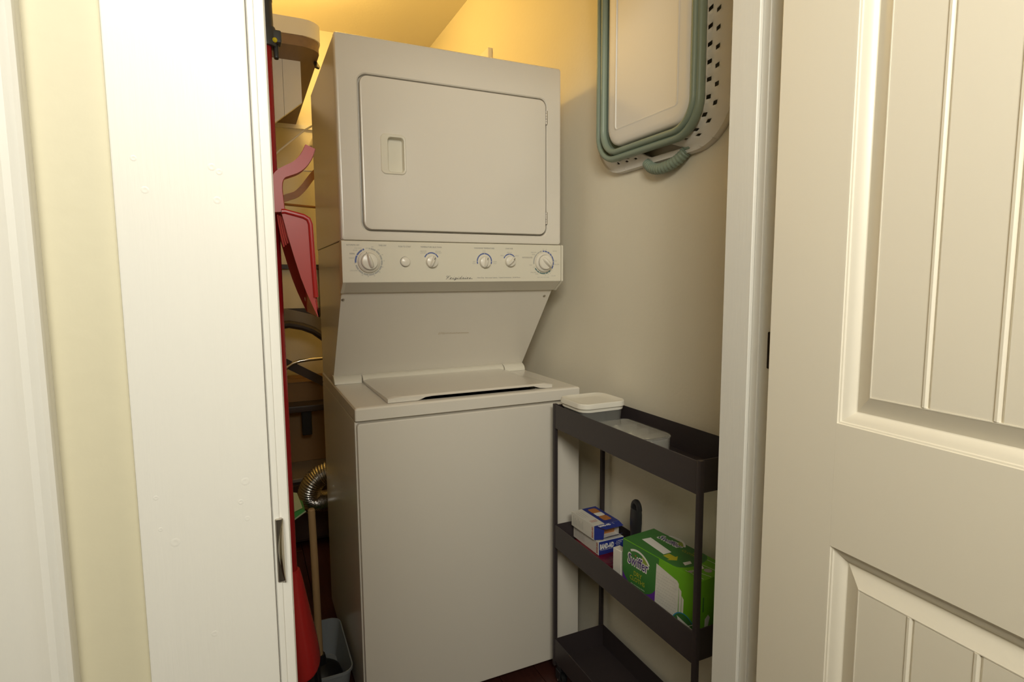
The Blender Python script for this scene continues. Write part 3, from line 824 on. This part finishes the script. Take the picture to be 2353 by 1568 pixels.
def bandage_box(x0, y0, y1, wdt, z0, h, label, turn, open_):
    """x0,y0 = near left lower corner at the front end; box runs +y"""
    t = thing('bandage_box', (x0 + wdt / 2, (y0 + y1) / 2, z0), label, 'box', 'bandage boxes')
    c, s = cos(turn), sin(turn)
    O = Vector((x0, y0, z0)); UX = Vector((c, s, 0)); UY = Vector((-s, c, 0)); L_ = y1 - y0
    XF = Matrix(((UX.x, UY.x, 0, O.x), (UX.y, UY.y, 0, O.y), (0, 0, 1, O.z), (0, 0, 0, 1)))
    m = MB()
    if not open_:
        m.box((0, 0, 0), (wdt, L_, h), CARTON, .0008, 1, XF)
    else:
        th_ = .0008
        m.box((0, 0, 0), (th_, L_, h), CARTON, 0, 1, XF); m.box((wdt - th_, 0, 0), (wdt, L_, h), CARTON, 0, 1, XF)
        m.box((th_, 0, 0), (wdt - th_, L_, th_), CARTON, 0, 1, XF); m.box((th_, 0, h - th_), (wdt - th_, L_, h), CARTON, 0, 1, XF)
        m.box((th_, L_ - th_, th_), (wdt - th_, L_, h - th_), CARTON, 0, 1, XF); m.box((th_, .02, th_), (wdt - th_, .021, h * .8), TANP, 0, 1, XF)
    obj('carton', m, t)
    side = Frame(O + UY * L_, -UY, (0, 0, 1)); topf = Frame(O + Vector((0, 0, h)), UX, UY); front = Frame(O, UX, (0, 0, 1))
    m = MB()
    side.text(m, 'BAND-AID', h * .12, h * .88, L_ - .008, REDPR, height=.0065, vert=True, bold=.04)
    for k in range(7):
        u = .012 + k * .008
        side.stroke(m, [(u, h * .2), (u, h * (.8 - .1 * (k % 3)))], .0016, GREYP)
    flat('side_print', m, t, kind='stuff')
    m = MB()
    if open_:
        topf.poly(m, [(wdt * .42, 0), (wdt, 0), (wdt, L_), (wdt * .42, L_)], BLUEC)
        a, b = wdt * .56, wdt * .88
        for v0, v1, mt in ((.018, .05, TANP), (.05, .074, WHITEP), (.074, L_ - .012, TANP)):
            topf.poly(m, [(a + .004, v0), (b - .004, v0), (b, v0 + .004), (b, v1 - .004 if mt is TANP else v1), (b - .004 if mt is TANP else b, v1), (a + .004 if mt is TANP else a, v1), (a, v1 - .004 if mt is TANP else v1), (a, v0 + .004)], mt, .0005)
        for k in range(3): topf.stroke(m, [(wdt * (.05 + .09 * k), L_ * .5), (wdt * (.05 + .09 * k), L_ * .85)], .0012, GREYP)
        for k in range(2): topf.stroke(m, [(wdt * .08, L_ * (.22 + .06 * k)), (wdt * .34, L_ * (.22 + .06 * k))], .002, REDPR)
    else:
        front.poly(m, [(0.0006, 0.0006), (wdt - .0006, .0006), (wdt - .0006, h - .0006), (.0006, h - .0006)], BLUEC)
        front.text(m, 'BAND-AID', wdt * .05, wdt * .60, h * .60, WHITEP, height=h * .40, bold=.05)
        front.text(m, '\u00b71', wdt * .66, wdt * .73, h * .62, WHITEP, height=h * .34)
        for k in range(3): front.stroke(m, [(wdt * .76, h * (.78 - .13 * k)), (wdt * (.97 - .06 * k), h * (.78 - .13 * k))], .0014, WHITEP)
        front.stroke(m, [(wdt * .06, h * .34), (wdt * .6, h * .34)], .0007, WHITEP)
    flat('top_print' if open_ else 'end_print', m, t)
    if open_:
        def V3(a, b, z): return XF @ Vector((a, b, z))
        # side dust flap (left), hinged open outwards; top flap with tuck; bottom flap dropping
        m = MB(); m.prism([V3(0, 0, .001), V3(0, 0, h - .001), V3(wdt * .30, -.013, h - .012), V3(wdt * .27, -.013, .003)], (0, .0006, 0), BLUEC); obj('side_flap', m, t)
        m = MB(); q = [V3(0, 0, h), V3(wdt, 0, h), V3(wdt * 1.0, -.022, h - .006), V3(wdt * .3, -.020, h - .007)]
        m.prism(q, (0, 0, -.0006), BLUEC); fl = obj('top_flap', m, t)
        tf = Frame(V3(0, 0, h), UX, (q[3] - q[0] + (q[2] - q[1])) * -1)
        m = MB(); tf.text(m, 'BAND-AID', wdt * .10, wdt * .56, -.007, WHITEP, height=.008, h=.0006, bold=.05); tf.text(m, '\u00b71', wdt * .62, wdt * .69, -.0065, WHITEP, height=.007, h=.0006); flat('flap_print', m, fl)
        m = MB(); m.prism([V3(wdt * .24, -.002, .0005), V3(wdt * .98, -.002, .0005), V3(wdt * 1.0, -.018, .010), V3(wdt * .92, -.026, .0155), V3(wdt * .38, -.026, .0155), V3(wdt * .27, -.018, .010)], (0, 0, .0006), BLUEC); obj('tuck_flap', m, t)
    return t


bandage_box(.626, -.199, -.062, .086, ZT + .0215, .040, 'lower blue and white bandage box with BAND-AID on its end', 0.0, False)
bandage_box(.619, -.186, -.068, .086, ZT + .0625, .042, 'upper opened blue and white bandage box with flaps lifted', 0.03, True)

# brush handle standing at the wall side
T = thing('cleaning_brush', (.700, -.275, ZT), 'black handled cleaning brush standing upright in the middle cart tray', 'brush')
m = MB()
lp = []
CB = Vector((.700, -.268, 0))
for z, hw, tk in ((.497, .016, .008), (.515, .0165, .009), (.545, .0205, .011), (.575, .0228, .0115), (.598, .0222, .011), (.610, .0205, .010)):
    lp.append([Vector((CB.x + tk * cos(a), CB.y - (z - .497) * .02 + hw * sin(a), z)) for a in [2 * pi * k / 16 for k in range(16)]])
m.loft(lp, BLACKP)
# eye at top: ring
ring = []
for k in range(17):
    a = pi * k / 16
    ring.append((CB.x, CB.y - .0025 + .0132 * cos(a), .608 + .0205 * sin(a)))
m.tube(ring, [.0078] * 17, BLACKP, 10)
obj('handle', m, T)
m = MB(); m.box((.688, -.298, ZT + .026), (.714, -.240, .499), BLACKP, .006, 2); obj('head', m, T)
m = MB()
for k in range(6):
    for j in range(3):
        m.tube([(.692 + j * .009, -.292 + k * .0095, ZT + .0265), (.692 + j * .009, -.292 + k * .0095, ZT + .0215)], .004, BRIST, 6)
obj('bristles', m, T, kind='stuff')

m = MB(); m.box((-.0005, -.030, 0), (.0225, .0, .108), CARTON, .001, 1, Matrix.Translation((.589, -.322, ZT)) @ Matrix.Rotation(radians(8), 4, 'Z'))
o = obj('small_carton', m); o['label'] = 'narrow plain white carton between bandage boxes and green cloth box'; o['category'] = 'box'

# green cloth box
GA = math.atan2(.025, .251)
GO = Vector((.590, -.362, ZT)); GU = Vector((sin(GA), -cos(GA), 0)); GW = Vector((cos(GA), sin(GA), 0)); GL_, GWD, GH = .250, .106, .150
T = thing('cloth_box', GO + GU * GL_ / 2 + GW * GWD / 2, 'green and purple box of dry dusting cloths in the middle cart tray', 'box')
XF = Matrix(((GU.x, GW.x, 0, GO.x), (GU.y, GW.y, 0, GO.y), (0, 0, 1, GO.z), (0, 0, 0, 1)))
m = MB(); m.box((0, 0, 0), (GL_, GWD, GH), GLIGHT, .0012, 2, XF); obj('carton', m, T)
fr = Frame(GO, GU, (0, 0, 1)); tp = Frame(GO + Vector((0, 0, GH)), GU, GW); en = Frame(GO + GU * GL_, GW, (0, 0, 1))
m = MB()
fr.poly(m, [(.001, .001), (.116, .001), (.124, .095), (.001, .095)], PURPLE, .0002)
arc = [(.058 + .062 * sin(radians(a)), .086 - .050 * cos(radians(a))) for a in range(-95, 96, 10)]
fr.poly(m, [(.001, GH - .001)] + [(max(.001, a), b) for a, b in arc] + [(.126, GH - .001)], GDARK, .0004)
flat('front_panel_print', m, T)
m = MB()
fr.poly(m, [(.113, .012), (.178, .012), (.186, .035), (.188, .116), (.183, .121), (.118, .134)], CLOTHP, .0006)
fr.poly(m, [(.1885, .045), (.195, .045), (.196, .102), (.1885, .108)], CLOTHP, .0006)
fr.poly(m, [(.1965, .045), (.202, .045), (.203, .086), (.1968, .092)], CLOTHP, .0006)
for r in range(14):
    for c_ in range(9):
        u0 = .118 + c_ * .0072 + (r % 2) * .0036; v0 = .020 + r * .0077
        if u0 < .178 and v0 < .120:
            fr.stroke(m, [(u0, v0), (u0 + .0025, v0 + .0018), (u0 + .005, v0)], .0006, GREYP, .0007)
flat('cloth_picture', m, T)
m = MB()


def swlogo(fm, a, b, v, hgt, h):
    fm.band(m, ((a + b) / 2 - .002, v - .020), .042 * (b - a) / .07, .047 * (b - a) / .07, -30, 55, WHITEP, h - .0001, 14)
    fm.band(m, ((a + b) / 2 - .002, v - .020), .028 * (b - a) / .07, .042 * (b - a) / .07, 22, 55, SWOOSH, h - .0001, 8)
    fm.text(m, 'Swiffer', a, b, v, WHITEP, h, height=hgt + .006, shear=.1, bold=.055, res=3)
    fm.text(m, 'Swiffer', a + .003, b - .003, v, LOGOP, h + .0002, height=hgt, shear=.1, bold=.012, res=3)


swlogo(fr, .018, .094, .108, .026, .0006)
fr.poly(m, [(.0475 + .0022 * cos(a), .1225 + .0022 * sin(a)) for a in [k * pi / 4 for k in range(8)]], REDPR, .0009)
fr.text(m, 'DRY', .042, .070, .076, YELP, .0006, height=.0115)
fr.text(m, 'CLOTHS', .028, .080, .061, YELP, .0006, height=.0115)
fr.text(m, 'dry sweeping cloths', .032, .080, .046, WHITEP, .0006, height=.004)
flat('front_lettering', m, T)
m = MB()
cc = (.205, .012)
pts = [(cc[0] + .040 * sin(radians(a)), .001 + .052 * cos(radians(a))) for a in range(-90, 91, 10)]
fr.poly(m, pts, GDARK, .0008)
for q in range(len(pts) - 1): fr.stroke(m, [pts[q], pts[q + 1]], .0024, CYANP, .001)
fr.poly(m, [(.184, .040), (.232, .030), (.234, .010), (.192, .020)], CLOTHP, .001)
fr.stroke(m, [(.216, .030), (.232, .042)], .0014, WHITEP, .0011)
fr.poly(m, [(.208, .004), (.214, .004), (.214, .014), (.218, .014), (.211, .022), (.204, .014), (.208, .014)], YELP, .0012)
fr.poly(m, [(.228 + .005 * cos(a), .010 + .008 * sin(a)) for a in [k * pi / 5 for k in range(10)]], WHITEP, .0012)
flat('step_picture', m, T)
m = MB()
tp.poly(m, [(.001, .001), (.168, .001), (.168, GWD - .001), (.001, GWD - .001)], GDARK, .0002)
arc = [(.168 + .028 * sin(radians(a)), GWD * .5 + GWD * .49 * cos(radians(a))) for a in range(0, 181, 15)]
tp.poly(m, [(.166, GWD - .001)] + arc + [(.166, .001)], GDARK, .00035)
tp.poly(m, [(.032, .034), (.118, .022), (.120, .046), (.036, .060)], WHITEP, .0005)
tp.poly(m, [(.122, .016), (.142, .016), (.142, .008), (.156, .026), (.142, .044), (.142, .036), (.122, .036)], YELP, .0006)
swlogo(tp, .042, .118, .084, .018, .0005)
tp.text(m, 'DRY', .150, .172, .090, YELP, .0006, height=.009)
tp.text(m, 'CLOTHS', .126, .172, .076, YELP, .0006, height=.009)
for a, b in ((.170, .030), (.200, .036)):
    tp.poly(m, [(a, b), (a + .012, b - .006), (a + .014, b + .014), (a + .004, b + .020)], WHITEP, .0006)
tp.poly(m, [(.225 + .009 * cos(a), .050 + .009 * sin(a)) for a in [k * pi / 6 for k in range(12)]], GREYP, .0006)
tp.poly(m, [(.232 + .006 * cos(a), .080 + .009 * sin(a)) for a in [k * pi / 6 for k in range(12)]], TANP, .0006)
tp.poly(m, [(.208 + .005 * cos(a), .014 + .007 * sin(a)) for a in [k * pi / 6 for k in range(12)]], GREYP, .0006)
for a, b, c_, d in ((.205, .022, .248, .034), (.200, .060, .248, .066), (.19, .088, .248, .090), (.198, .008, .246, .012)): tp.stroke(m, [(a, b), (c_, d)], .0014, WHITEP, .0006)
flat('top_print', m, T)
m = MB()
en.poly(m, [(.012, .020), (.020, .026), (.030, .060), (.024, .068), (.014, .060)], WHITEP, .0004)
en.stroke(m, [(.008, .078), (.008, .112)], .004, GDARK, .0004)
flat('end_print', m, T)

# ================================================================== LEFT SIDE
# broom
BX, BY = -.170, .06
T = thing('broom', (BX, BY, 0), 'red angle broom with black grip standing upright beside the left door jamb', 'broom')
m = MB(); m.tube([(BX + .002, BY, .46), (BX - .001, BY, 1.15), (BX + .0005, BY, 1.815)], .0138, REDPOLE, 18); obj('pole', m, T)
m = MB(); m.tube([(BX + .001, BY, 1.84), (BX + .001, BY, 1.90), (BX + .001, BY, 1.98), (BX + .001, BY, 1.995)], [.0195, .0185, .0185, .012], SLATE, 18)
m.tube([(BX + .001, BY, 1.905), (BX + .001, BY, 1.909)], .0195, SLATE, 18); obj('hand_grip', m, T)
m = MB(); m.tube([(BX + .002, BY, 1.800), (BX + .002, BY, 1.808), (BX + .002, BY, 1.838), (BX + .002, BY, 1.845)], [.0235, .025, .025, .022], SLATE, 20)
m.box((BX + .012, BY - .018, 1.808), (BX + .037, BY + .016, 1.838), SLATE, .005, 2)
m.box((BX + .018, BY - .008, 1.775), (BX + .030, BY + .010, 1.808), BLACKP, .004, 2)
c = obj('collar', m, T)
m = MB(); m.tube([(BX + .021, BY - .016, 1.812), (BX + .021, BY - .021, 1.812), (BX + .021, BY - .0235, 1.812)], [.0055, .0055, .002], YELB, 14); obj('release_button', m, c)
m = MB(); lp = []
for z, cxx, hx, hy in ((.475, .004, .0175, .0175), (.468, .005, .0185, .0185), (.452, .006, .021, .022), (.40, .008, .028, .035), (.34, .012, .034, .055), (.27, .018, .039, .075), (.215, .022, .0415, .088), (.208, .022, .0405, .086)):
    lp.append([Vector((BX + cxx + hx * cos(a), BY + hy * sin(a), z + (.012 * cos(a) if z < .3 else 0))) for a in [2 * pi * k / 28 for k in range(28)]])
m.loft(lp, REDP); obj('broom_cap', m, T, ang=60)
m = MB(); random.seed(2)
for k in range(260):
    a = random.uniform(0, 2 * pi); q = math.sqrt(random.random())
    b = Vector((BX + .022 + .036 * q * cos(a), BY + .080 * q * sin(a), .212)); e = b + Vector((.010 * cos(a), .045 * q * sin(a), 0)); e.z = random.uniform(.0005, .012)
    m.tube([b, b.lerp(e, .5), e], [.0024, .0026, .0020], BRIST, 4)
obj('bristles', m, T, kind='stuff')

# dustpan hung on the pole: near side wall faces the viewer, opening towards the pole
T = thing('dustpan', (-.125, .06, 1.28), 'red dustpan clipped high on the broom pole beside the dryer', 'dustpan')
YA, YZ = -.050, .225
m = MB()
sidep = [(-.1590, 1.400), (-.150, 1.4005), (-.108, 1.3905), (-.098, 1.384), (-.0935, 1.372), (-.0915, 1.300), (-.0885, 1.215), (-.0880, 1.197), (-.0915, 1.190), (-.0905, 1.183), (-.086, 1.165), (-.0835, 1.150),
         (-.0865, 1.150), (-.096, 1.172), (-.110, 1.208), (-.122, 1.245), (-.134, 1.290), (-.146, 1.340)]
for ya, yb_ in ((YA, YA + .003), (YZ - .003, YZ)):
    m.loft([[Vector((a, y, z)) for a, z in sidep] for y in (ya, yb_)], REDPAN)
# floor plate (faces right) and back wall as one bent sheet
sheet = [(-.1590, 1.400), (-.150, 1.4005), (-.108, 1.3905), (-.098, 1.384), (-.0935, 1.372), (-.0915, 1.300), (-.0885, 1.215), (-.0880, 1.197), (-.086, 1.165), (-.0835, 1.150)]
inn = [(a - .0025, b - (.0025 if i < 4 else 0)) for i, (a, b) in enumerate(sheet)]
m.loft([[Vector((a, y, z)) for a, z in sheet + inn[::-1]] for y in (YA, YZ)], REDP)
pan = obj('pan', m, T)
# raised rim round the near side
m = MB(); m.tube([(a, YA - .001, z) for a, z in [(-.158, 1.3985), (-.150, 1.399), (-.110, 1.389), (-.0995, 1.3825), (-.0955, 1.371), (-.0935, 1.300), (-.0905, 1.215), (-.0900, 1.198)]], .0058, REDP, 10); obj('rolled_rim', m, pan)
for k in range(4):
    m = MB(); xx = -.1615 + k * .0045
    m.tube([(xx - .004, YA + .02, 1.392 - k * .002), (xx - .003, YA + .012, 1.375), (xx + .001, YA + .010, 1.345), (xx + .006, YA + .012, 1.318 + k * .004)], .0021, REDPAN, 6); obj('rib', m, pan)
hp = [(-.1640, 1.398), (-.1660, 1.43), (-.1665, 1.455), (-.1630, 1.473), (-.1540, 1.486), (-.140, 1.494), (-.122, 1.503), (-.108, 1.515), (-.096, 1.532), (-.087, 1.553)]
def smooth2(P, n=4):
    P = [Vector(p) for p in P]; o = []
    for i in range(len(P) - 1):
        p0, p1, p2, p3 = [P[max(0, min(len(P) - 1, i + d))] for d in (-1, 0, 1, 2)]
        for q in range(n):
            t = q / n; o.append(.5 * ((2 * p1) + (p2 - p0) * t + (2 * p0 - 5 * p1 + 4 * p2 - p3) * t * t + (3 * p1 - p0 - 3 * p2 + p3) * t ** 3))
    return [tuple(p) for p in o + [P[-1]]]


hp = smooth2(hp)
m = MB(); lp = []
for i, (a, z) in enumerate(hp):
    p0 = Vector(hp[max(i - 1, 0)]); p1 = Vector(hp[min(i + 1, len(hp) - 1)]); t = (p1 - p0).normalized(); n = Vector((t.y, -t.x))
    f_ = i / (len(hp) - 1); hw = .0140 - .0030 * min(1, f_ * 2) + .0022 * sin(pi * max(0, f_ - .45) / .55)
    yy0, yy1 = -.030, .000
    c_ = Vector((a, z))
    lp.append([Vector((*(c_ + n * hw * q).to_tuple(), 0)) for q in (-1, 1)])
loops = []
for a, b in lp:
    loops.append([Vector((a.x, -.040, a.y)), Vector((b.x, -.040, b.y)), Vector((b.x + .002, -.034, b.y)), Vector((b.x, .0, b.y)), Vector((a.x, .0, a.y)), Vector((a.x - .001, -.034, a.y))])
m.loft(loops, REDPAN); obj('handle', m, T, ang=50)
m = MB(); m.tube([(BX + .0135 * cos(a) * 1.25, BY + .0135 * sin(a) * 1.25, 1.405) for a in [k * pi / 8 for k in range(-7, 8)]], .003, REDP, 6)
m.box((-.158, -.002, 1.398), (-.148, .052, 1.410), REDP, .002, 1); obj('pole_clip', m, T)

# plunger in the grey bin
T = thing('storage_bin', (-.14, .245, 0), 'small grey plastic bin on the floor beside the washer', 'bin')
bx0, bx1, by0, by1, bh = -.262, -.010, .100, .400, .115
m = MB()
m.loft([xy(rrect(bx0 + .020, bx1 - .020, by0 + .02, by1 - .02, .03, 5), .001), xy(rrect(bx0 + .018, bx1 - .018, by0 + .018, by1 - .018, .032, 5), .004), xy(rrect(bx0 + .004, bx1 - .004, by0 + .004, by1 - .004, .034, 5), bh - .010), xy(rrect(bx0, bx1, by0, by1, .036, 5), bh - .008), xy(rrect(bx0, bx1, by0, by1, .036, 5), bh),
        xy(rrect(bx0 + .0035, bx1 - .0035, by0 + .0035, by1 - .0035, .033, 5), bh), xy(rrect(bx0 + .021, bx1 - .021, by0 + .021, by1 - .021, .03, 5), .005)], BINM)
obj('tub', m, T)
T = thing('plunger', (-.105, .235, .006), 'wooden handled plunger with black rubber cup standing in the grey bin', 'plunger')
m = MB(); m.lathe((-.092, .235, .006), [(.064, 0), (.068, .004), (.066, .022), (.058, .044), (.036, .062), (.020, .070), (.017, .088), (.0150, .098)], RUBBER, 28); obj('rubber_cup', m, T)
m = MB(); m.tube([(-.092, .235, .075), (-.095, .235, .40), (-.0975, .235, .562), (-.0976, .235, .566)], [.0105, .0105, .0105, .0075], WOOD, 14); obj('handle', m, T)

# tall green packet behind the pole
T = thing('wipes_packet', (-.225, .55, 0), 'green and pale packet poking out behind the red broom pole', 'packet')
m = MB(); m.box((-.285, .50, 0), (-.168, .60, .4255), PACKG, .003, 1)
m.loft([[Vector((-.285, y_, .4255)), Vector((-.150, y_, .4255)), Vector((-.094, y_ + .01, .455)), Vector((-.106, y_ + .01, .464)), Vector((-.15, y_, .452)), Vector((-.285, y_, .455))] for y_ in (.50, .60)], PACKG)
obj('packet_body', m, T)
m = MB(); m.prism([(-.132, .503, .4600), (-.103, .513, .4665), (-.113, .60, .491), (-.145, .60, .500), (-.150, .56, .487), (-.136, .53, .471)], (.001, 0, .001), PACKW); obj('packet_flap', m, T)
m = MB(); m.prism([(-.285, .499, .4225), (-.148, .499, .4225), (-.091, .509, .453), (-.093, .509, .457), (-.150, .499, .427), (-.285, .499, .427)], (0, .0015, 0), PACKW); obj('packet_edge', m, T)

# high shelf with rounded end on the left wall
T = thing('wall_shelf', (-.16, 1.2, 2.03), 'white high shelf with rounded front and brown underside on the left wall', 'shelf')
m = MB()
q = [(XL, .67), (-.02, .67)] + [(-.02 + .065 * sin(radians(a)), .735 - .065 * cos(radians(a))) for a in (20, 40, 60, 75, 90)] + [(.045, YB), (XL, YB)]
m.prism([Vector((a, b, 2.075)) for a, b in q], (0, 0, .055), SHELFW); obj('shelf_board', m, T)
m = MB(); q2 = [(XL, .672), (-.02, .672)] + [(-.02 + .06 * sin(radians(a)), .737 - .06 * cos(radians(a))) for a in (20, 40, 60, 75, 90)] + [(.04, YB), (XL, YB)]
m.prism([Vector((a, b, 2.040)) for a, b in q2], (0, 0, .035), SHELFB); obj('under_board', m, T)
m = MB(); m.prism([(.030, .80, 2.041), (.040, .80, 2.041), (.046, .76, 2.010), (.040, .74, 2.000), (.030, .76, 2.010)], (0, .02, 0), BLACKP); obj('shelf_clip', m, T)
for xa, xb, top_, lo_ in ((-.078, -.016, 1.895, 1.842), (XL, -.079, 1.842, 1.65)):
    m = MB(); m.prism([(xa, .82, 2.04), (xb, .82, 2.04), (xb, .82, top_), (xa, .82, lo_)], (0, .02, 0), SHELFW); obj('bracket_board', m, T)
m = MB(); m.prism([(XL, YB - .02, 2.04), (.20, YB - .02, 2.04), (.20, YB - .02, 2.02), (XL, YB - .02, 2.02)], (0, .02, 0), SHELFW); obj('back_cleat', m, T)
m = MB(); m.box((XL, YB - .032, 1.30), (.33, YB, 1.325), CARTM, .002, 1)
m.box((XL, YB - .032, 1.05), (.33, YB, 1.095), CARTM, .002, 1)
for xx in (.12, .30): m.box((xx, YB - .03, 1.09), (xx + .02, YB - .002, 1.31), CARTM)
o = obj('wall_rack', m); o['label'] = 'black metal wall rack of two bars behind the dustpan'; o['category'] = 'rack'

# hangers on an unseen peg added behind the unit
HX, HZ = .115, 1.95
m = MB(); m.tube([(HX, .98, HZ), (HX, YB, HZ)], .0125, CHROME, 12)
struct('hanger_peg', m)
T = thing('wooden_hanger', (HX, 1.05, HZ), 'wooden clothes hanger with a thin bar hanging left of the dryer', 'hanger')
m = MB()
arm = [(-.26, -.345), (-.225, -.334), (-.175, -.315), (-.145, -.302), (-.115, -.272), (-.08, -.225), (-.04, -.185), (0, -.170), (.04, -.185), (.08, -.225), (.115, -.272), (.145, -.302), (.20, -.325), (.24, -.345)]
lp = []
arm = smooth2(arm)
for i, (a, b) in enumerate(arm):
    p0 = Vector(arm[max(i - 1, 0)]); p1 = Vector(arm[min(i + 1, len(arm) - 1)]); t = (p1 - p0).normalized(); n = Vector((-t.y, t.x)) * .013
    lp.append([Vector((HX + a + n.x, 1.043, 1.895 + b + n.y)), Vector((HX + a + n.x, 1.057, 1.895 + b + n.y)), Vector((HX + a - n.x, 1.057, 1.895 + b - n.y)), Vector((HX + a - n.x, 1.043, 1.895 + b - n.y))])
m.loft(lp, HWOOD); obj('shoulder', m, T, ang=40)
m = MB(); m.tube([(HX - .23, 1.05, 1.552), (HX + .22, 1.05, 1.527)], .0052, HWOOD, 8); obj('bar', m, T)
m = MB(); m.tube([(HX, 1.05, 1.73), (HX, 1.05, 1.88)] + [(HX + .0150 * sin(a), 1.05, HZ - .0150 * cos(a)) for a in [k * pi / 8 for k in range(2, 15)]], .002, STEEL, 6); obj('hook', m, T)
T = thing('plastic_hanger', (HX, 1.10, HZ), 'thin pale hanger sloping down under the high shelf', 'hanger')
m = MB(); yy = 1.10
m.tube([(HX - .27, yy, 1.700), (HX - .20, yy, 1.772), (HX - .10, yy, 1.862), (HX - .03, yy, 1.908), (HX, yy, 1.914), (HX + .03, yy, 1.908), (HX + .10, yy, 1.862), (HX + .2, yy, 1.772), (HX + .27, yy, 1.700), (HX, yy, 1.697), (HX - .27, yy, 1.700)], .0036, SHELFW, 8); obj('shoulder', m, T)
m = MB(); m.tube([(HX, yy, 1.914), (HX, yy, 1.932)] + [(HX + .0152 * sin(a), yy, HZ - .0152 * cos(a)) for a in [k * pi / 8 for k in range(2, 15)]], .0022, SHELFW, 6); obj('hook', m, T)

# dark chest at the back, box and folding stool on it
T = thing('chest_of_drawers', (0, 1.49, 0), 'dark brown low chest of drawers at the back left of the closet', 'chest')
m = MB(); m.box((XL + .005, 1.255, .02), (.50, YB - .005, .315), CHEST, .003, 1); obj('carcass', m, T)
for z0, z1 in ((.035, .165), (.172, .302)):
    m = MB(); m.box((XL + .02, 1.238, z0), (.485, 1.256, z1), CHEST, .003, 1); dr = obj('drawer', m, T)
    m = MB(); m.lathe((.2, 1.238, (z0 + z1) / 2), [(.006, 0), (.006, .012), (.013, .016), (.012, .024)], CARTM, 14, 'Y'); obj('knob', m, dr)
m = MB(); m.box((XL + .005, 1.235, .315), (.505, YB - .005, .333), mat('lit_grey_top', (.20, .18, .16), .5), .003, 1); obj('top', m, T)  # paler grey puts the light from above into the top's colour
for fx in (XL + .02, .46):
    for fy in (1.27, 1.70):
        m = MB(); m.box((fx, fy, 0), (fx + .03, fy + .03, .021), CHEST); obj('foot', m, T)
T = thing('cardboard_box', (.06, 1.60, .333), 'brown cardboard box on the dark chest behind the black stool', 'box')
m = MB(); m.box((-.28, 1.50, .333), (.40, 1.735, .735), CARD, .002, 1); obj('carton', m, T)
for a, b in ((1.498, 1.612), (1.622, 1.737)):
    m = MB(); m.box((-.282, a, .735), (.402, b, .7385), CARD); obj('flap', m, T)

T = thing('folding_stool', (.05, 1.40, .333), 'black and grey folding stool with chrome tube standing on the dark chest', 'stool')
m = MB(); tp_ = []
pts = [(-.20, 1.015), (-.12, 1.030), (-.06, 1.035), (0, 1.022), (.05, 1.000), (.09, .968), (.13, .93), (.16, .88)]
m.tube([(a, 1.40, z) for a, z in pts], .0185, CARTM, 10); obj('arched_rail', m, T)
m = MB()
m.prism([Vector((a, 1.415, z)) for a, z in [(-.20, 1.03), (-.12, 1.045), (-.06, 1.05), (0, 1.037), (.05, 1.015), (.095, .98), (.135, .94), (.16, 1.0), (.10, 1.05), (.05, 1.075), (-.02, 1.095), (-.06, 1.105), (-.2, 1.115)]], (0, .03, 0), STOOLG); obj('padded_back', m, T)
m = MB(); m.tube([(-.11, 1.40, .80), (-.075, 1.40, .832), (-.05, 1.40, .848), (-.02, 1.40, .857), (.02, 1.40, .861), (.09, 1.40, .864), (.18, 1.40, .868)], .0085, CHROME, 12); obj('chrome_tube', m, T)
for off in (0, .03):
    m = MB(); a, b = Vector((-.10, 1.40 + off, .860)), Vector((.16, 1.40 + off, .702)); n = Vector((.52, 0, .854)) * (.020 if not off else .016)
    m.prism([a + n, b + n, b - n, a - n], (0, .018, 0), CARTM); obj('diagonal_leg', m, T)
m = MB(); m.box((-.20, 1.34, .618), (.20, 1.46, .650), CARTM, .006, 2); obj('step', m, T)
m = MB(); m.box((-.026, 1.36, .50), (.020, 1.38, .62), RUBBER, .004, 1); obj('bracket', m, T)
for xx in (-.16, .15):
    m = MB(); m.tube([(xx, 1.43, .3335), (xx, 1.43, .63)], .012, CARTM, 10); obj('leg', m, T)
for xx in (-.17, .145):
    m = MB(); m.tube([(xx, 1.42, .63), (xx, 1.42, 1.0)], .010, CARTM, 10); obj('upright', m, T)

# foil duct from the back of the unit, looping left
T = thing('vent_duct', (.05, .85, 0), 'ribbed silver foil vent duct looping out behind the washer', 'duct')
ctrl = [(.16, .76, .44), (.11, .80, .475), (.05, .83, .480), (-.005, .845, .462), (-.040, .85, .425), (-.050, .865, .375), (-.020, .885, .345), (.03, .90, .335), (.10, .91, .345), (.18, .91, .36)]
P = [Vector(p) for p in ctrl]; fine = []
for i in range(len(P) - 1):
    p0, p1, p2, p3 = P[max(i - 1, 0)], P[i], P[i + 1], P[min(i + 2, len(P) - 1)]
    for q in range(26):
        t = q / 26
        fine.append(.5 * ((2 * p1) + (p2 - p0) * t + (2 * p0 - 5 * p1 + 4 * p2 - p3) * t * t + (3 * p1 - p0 - 3 * p2 + p3) * t ** 3))
m = MB(); m.tube(fine, [.042 + (.0018 if i % 4 < 2 else -.0016) for i in range(len(fine))], FOIL, 20); obj('duct_hose', m, T, ang=80)
m = MB(); m.lathe((.16, .686, .44), [(.05, 0), (.05, -.07)], STEEL, 20, 'Y'); obj('collar', m, T)
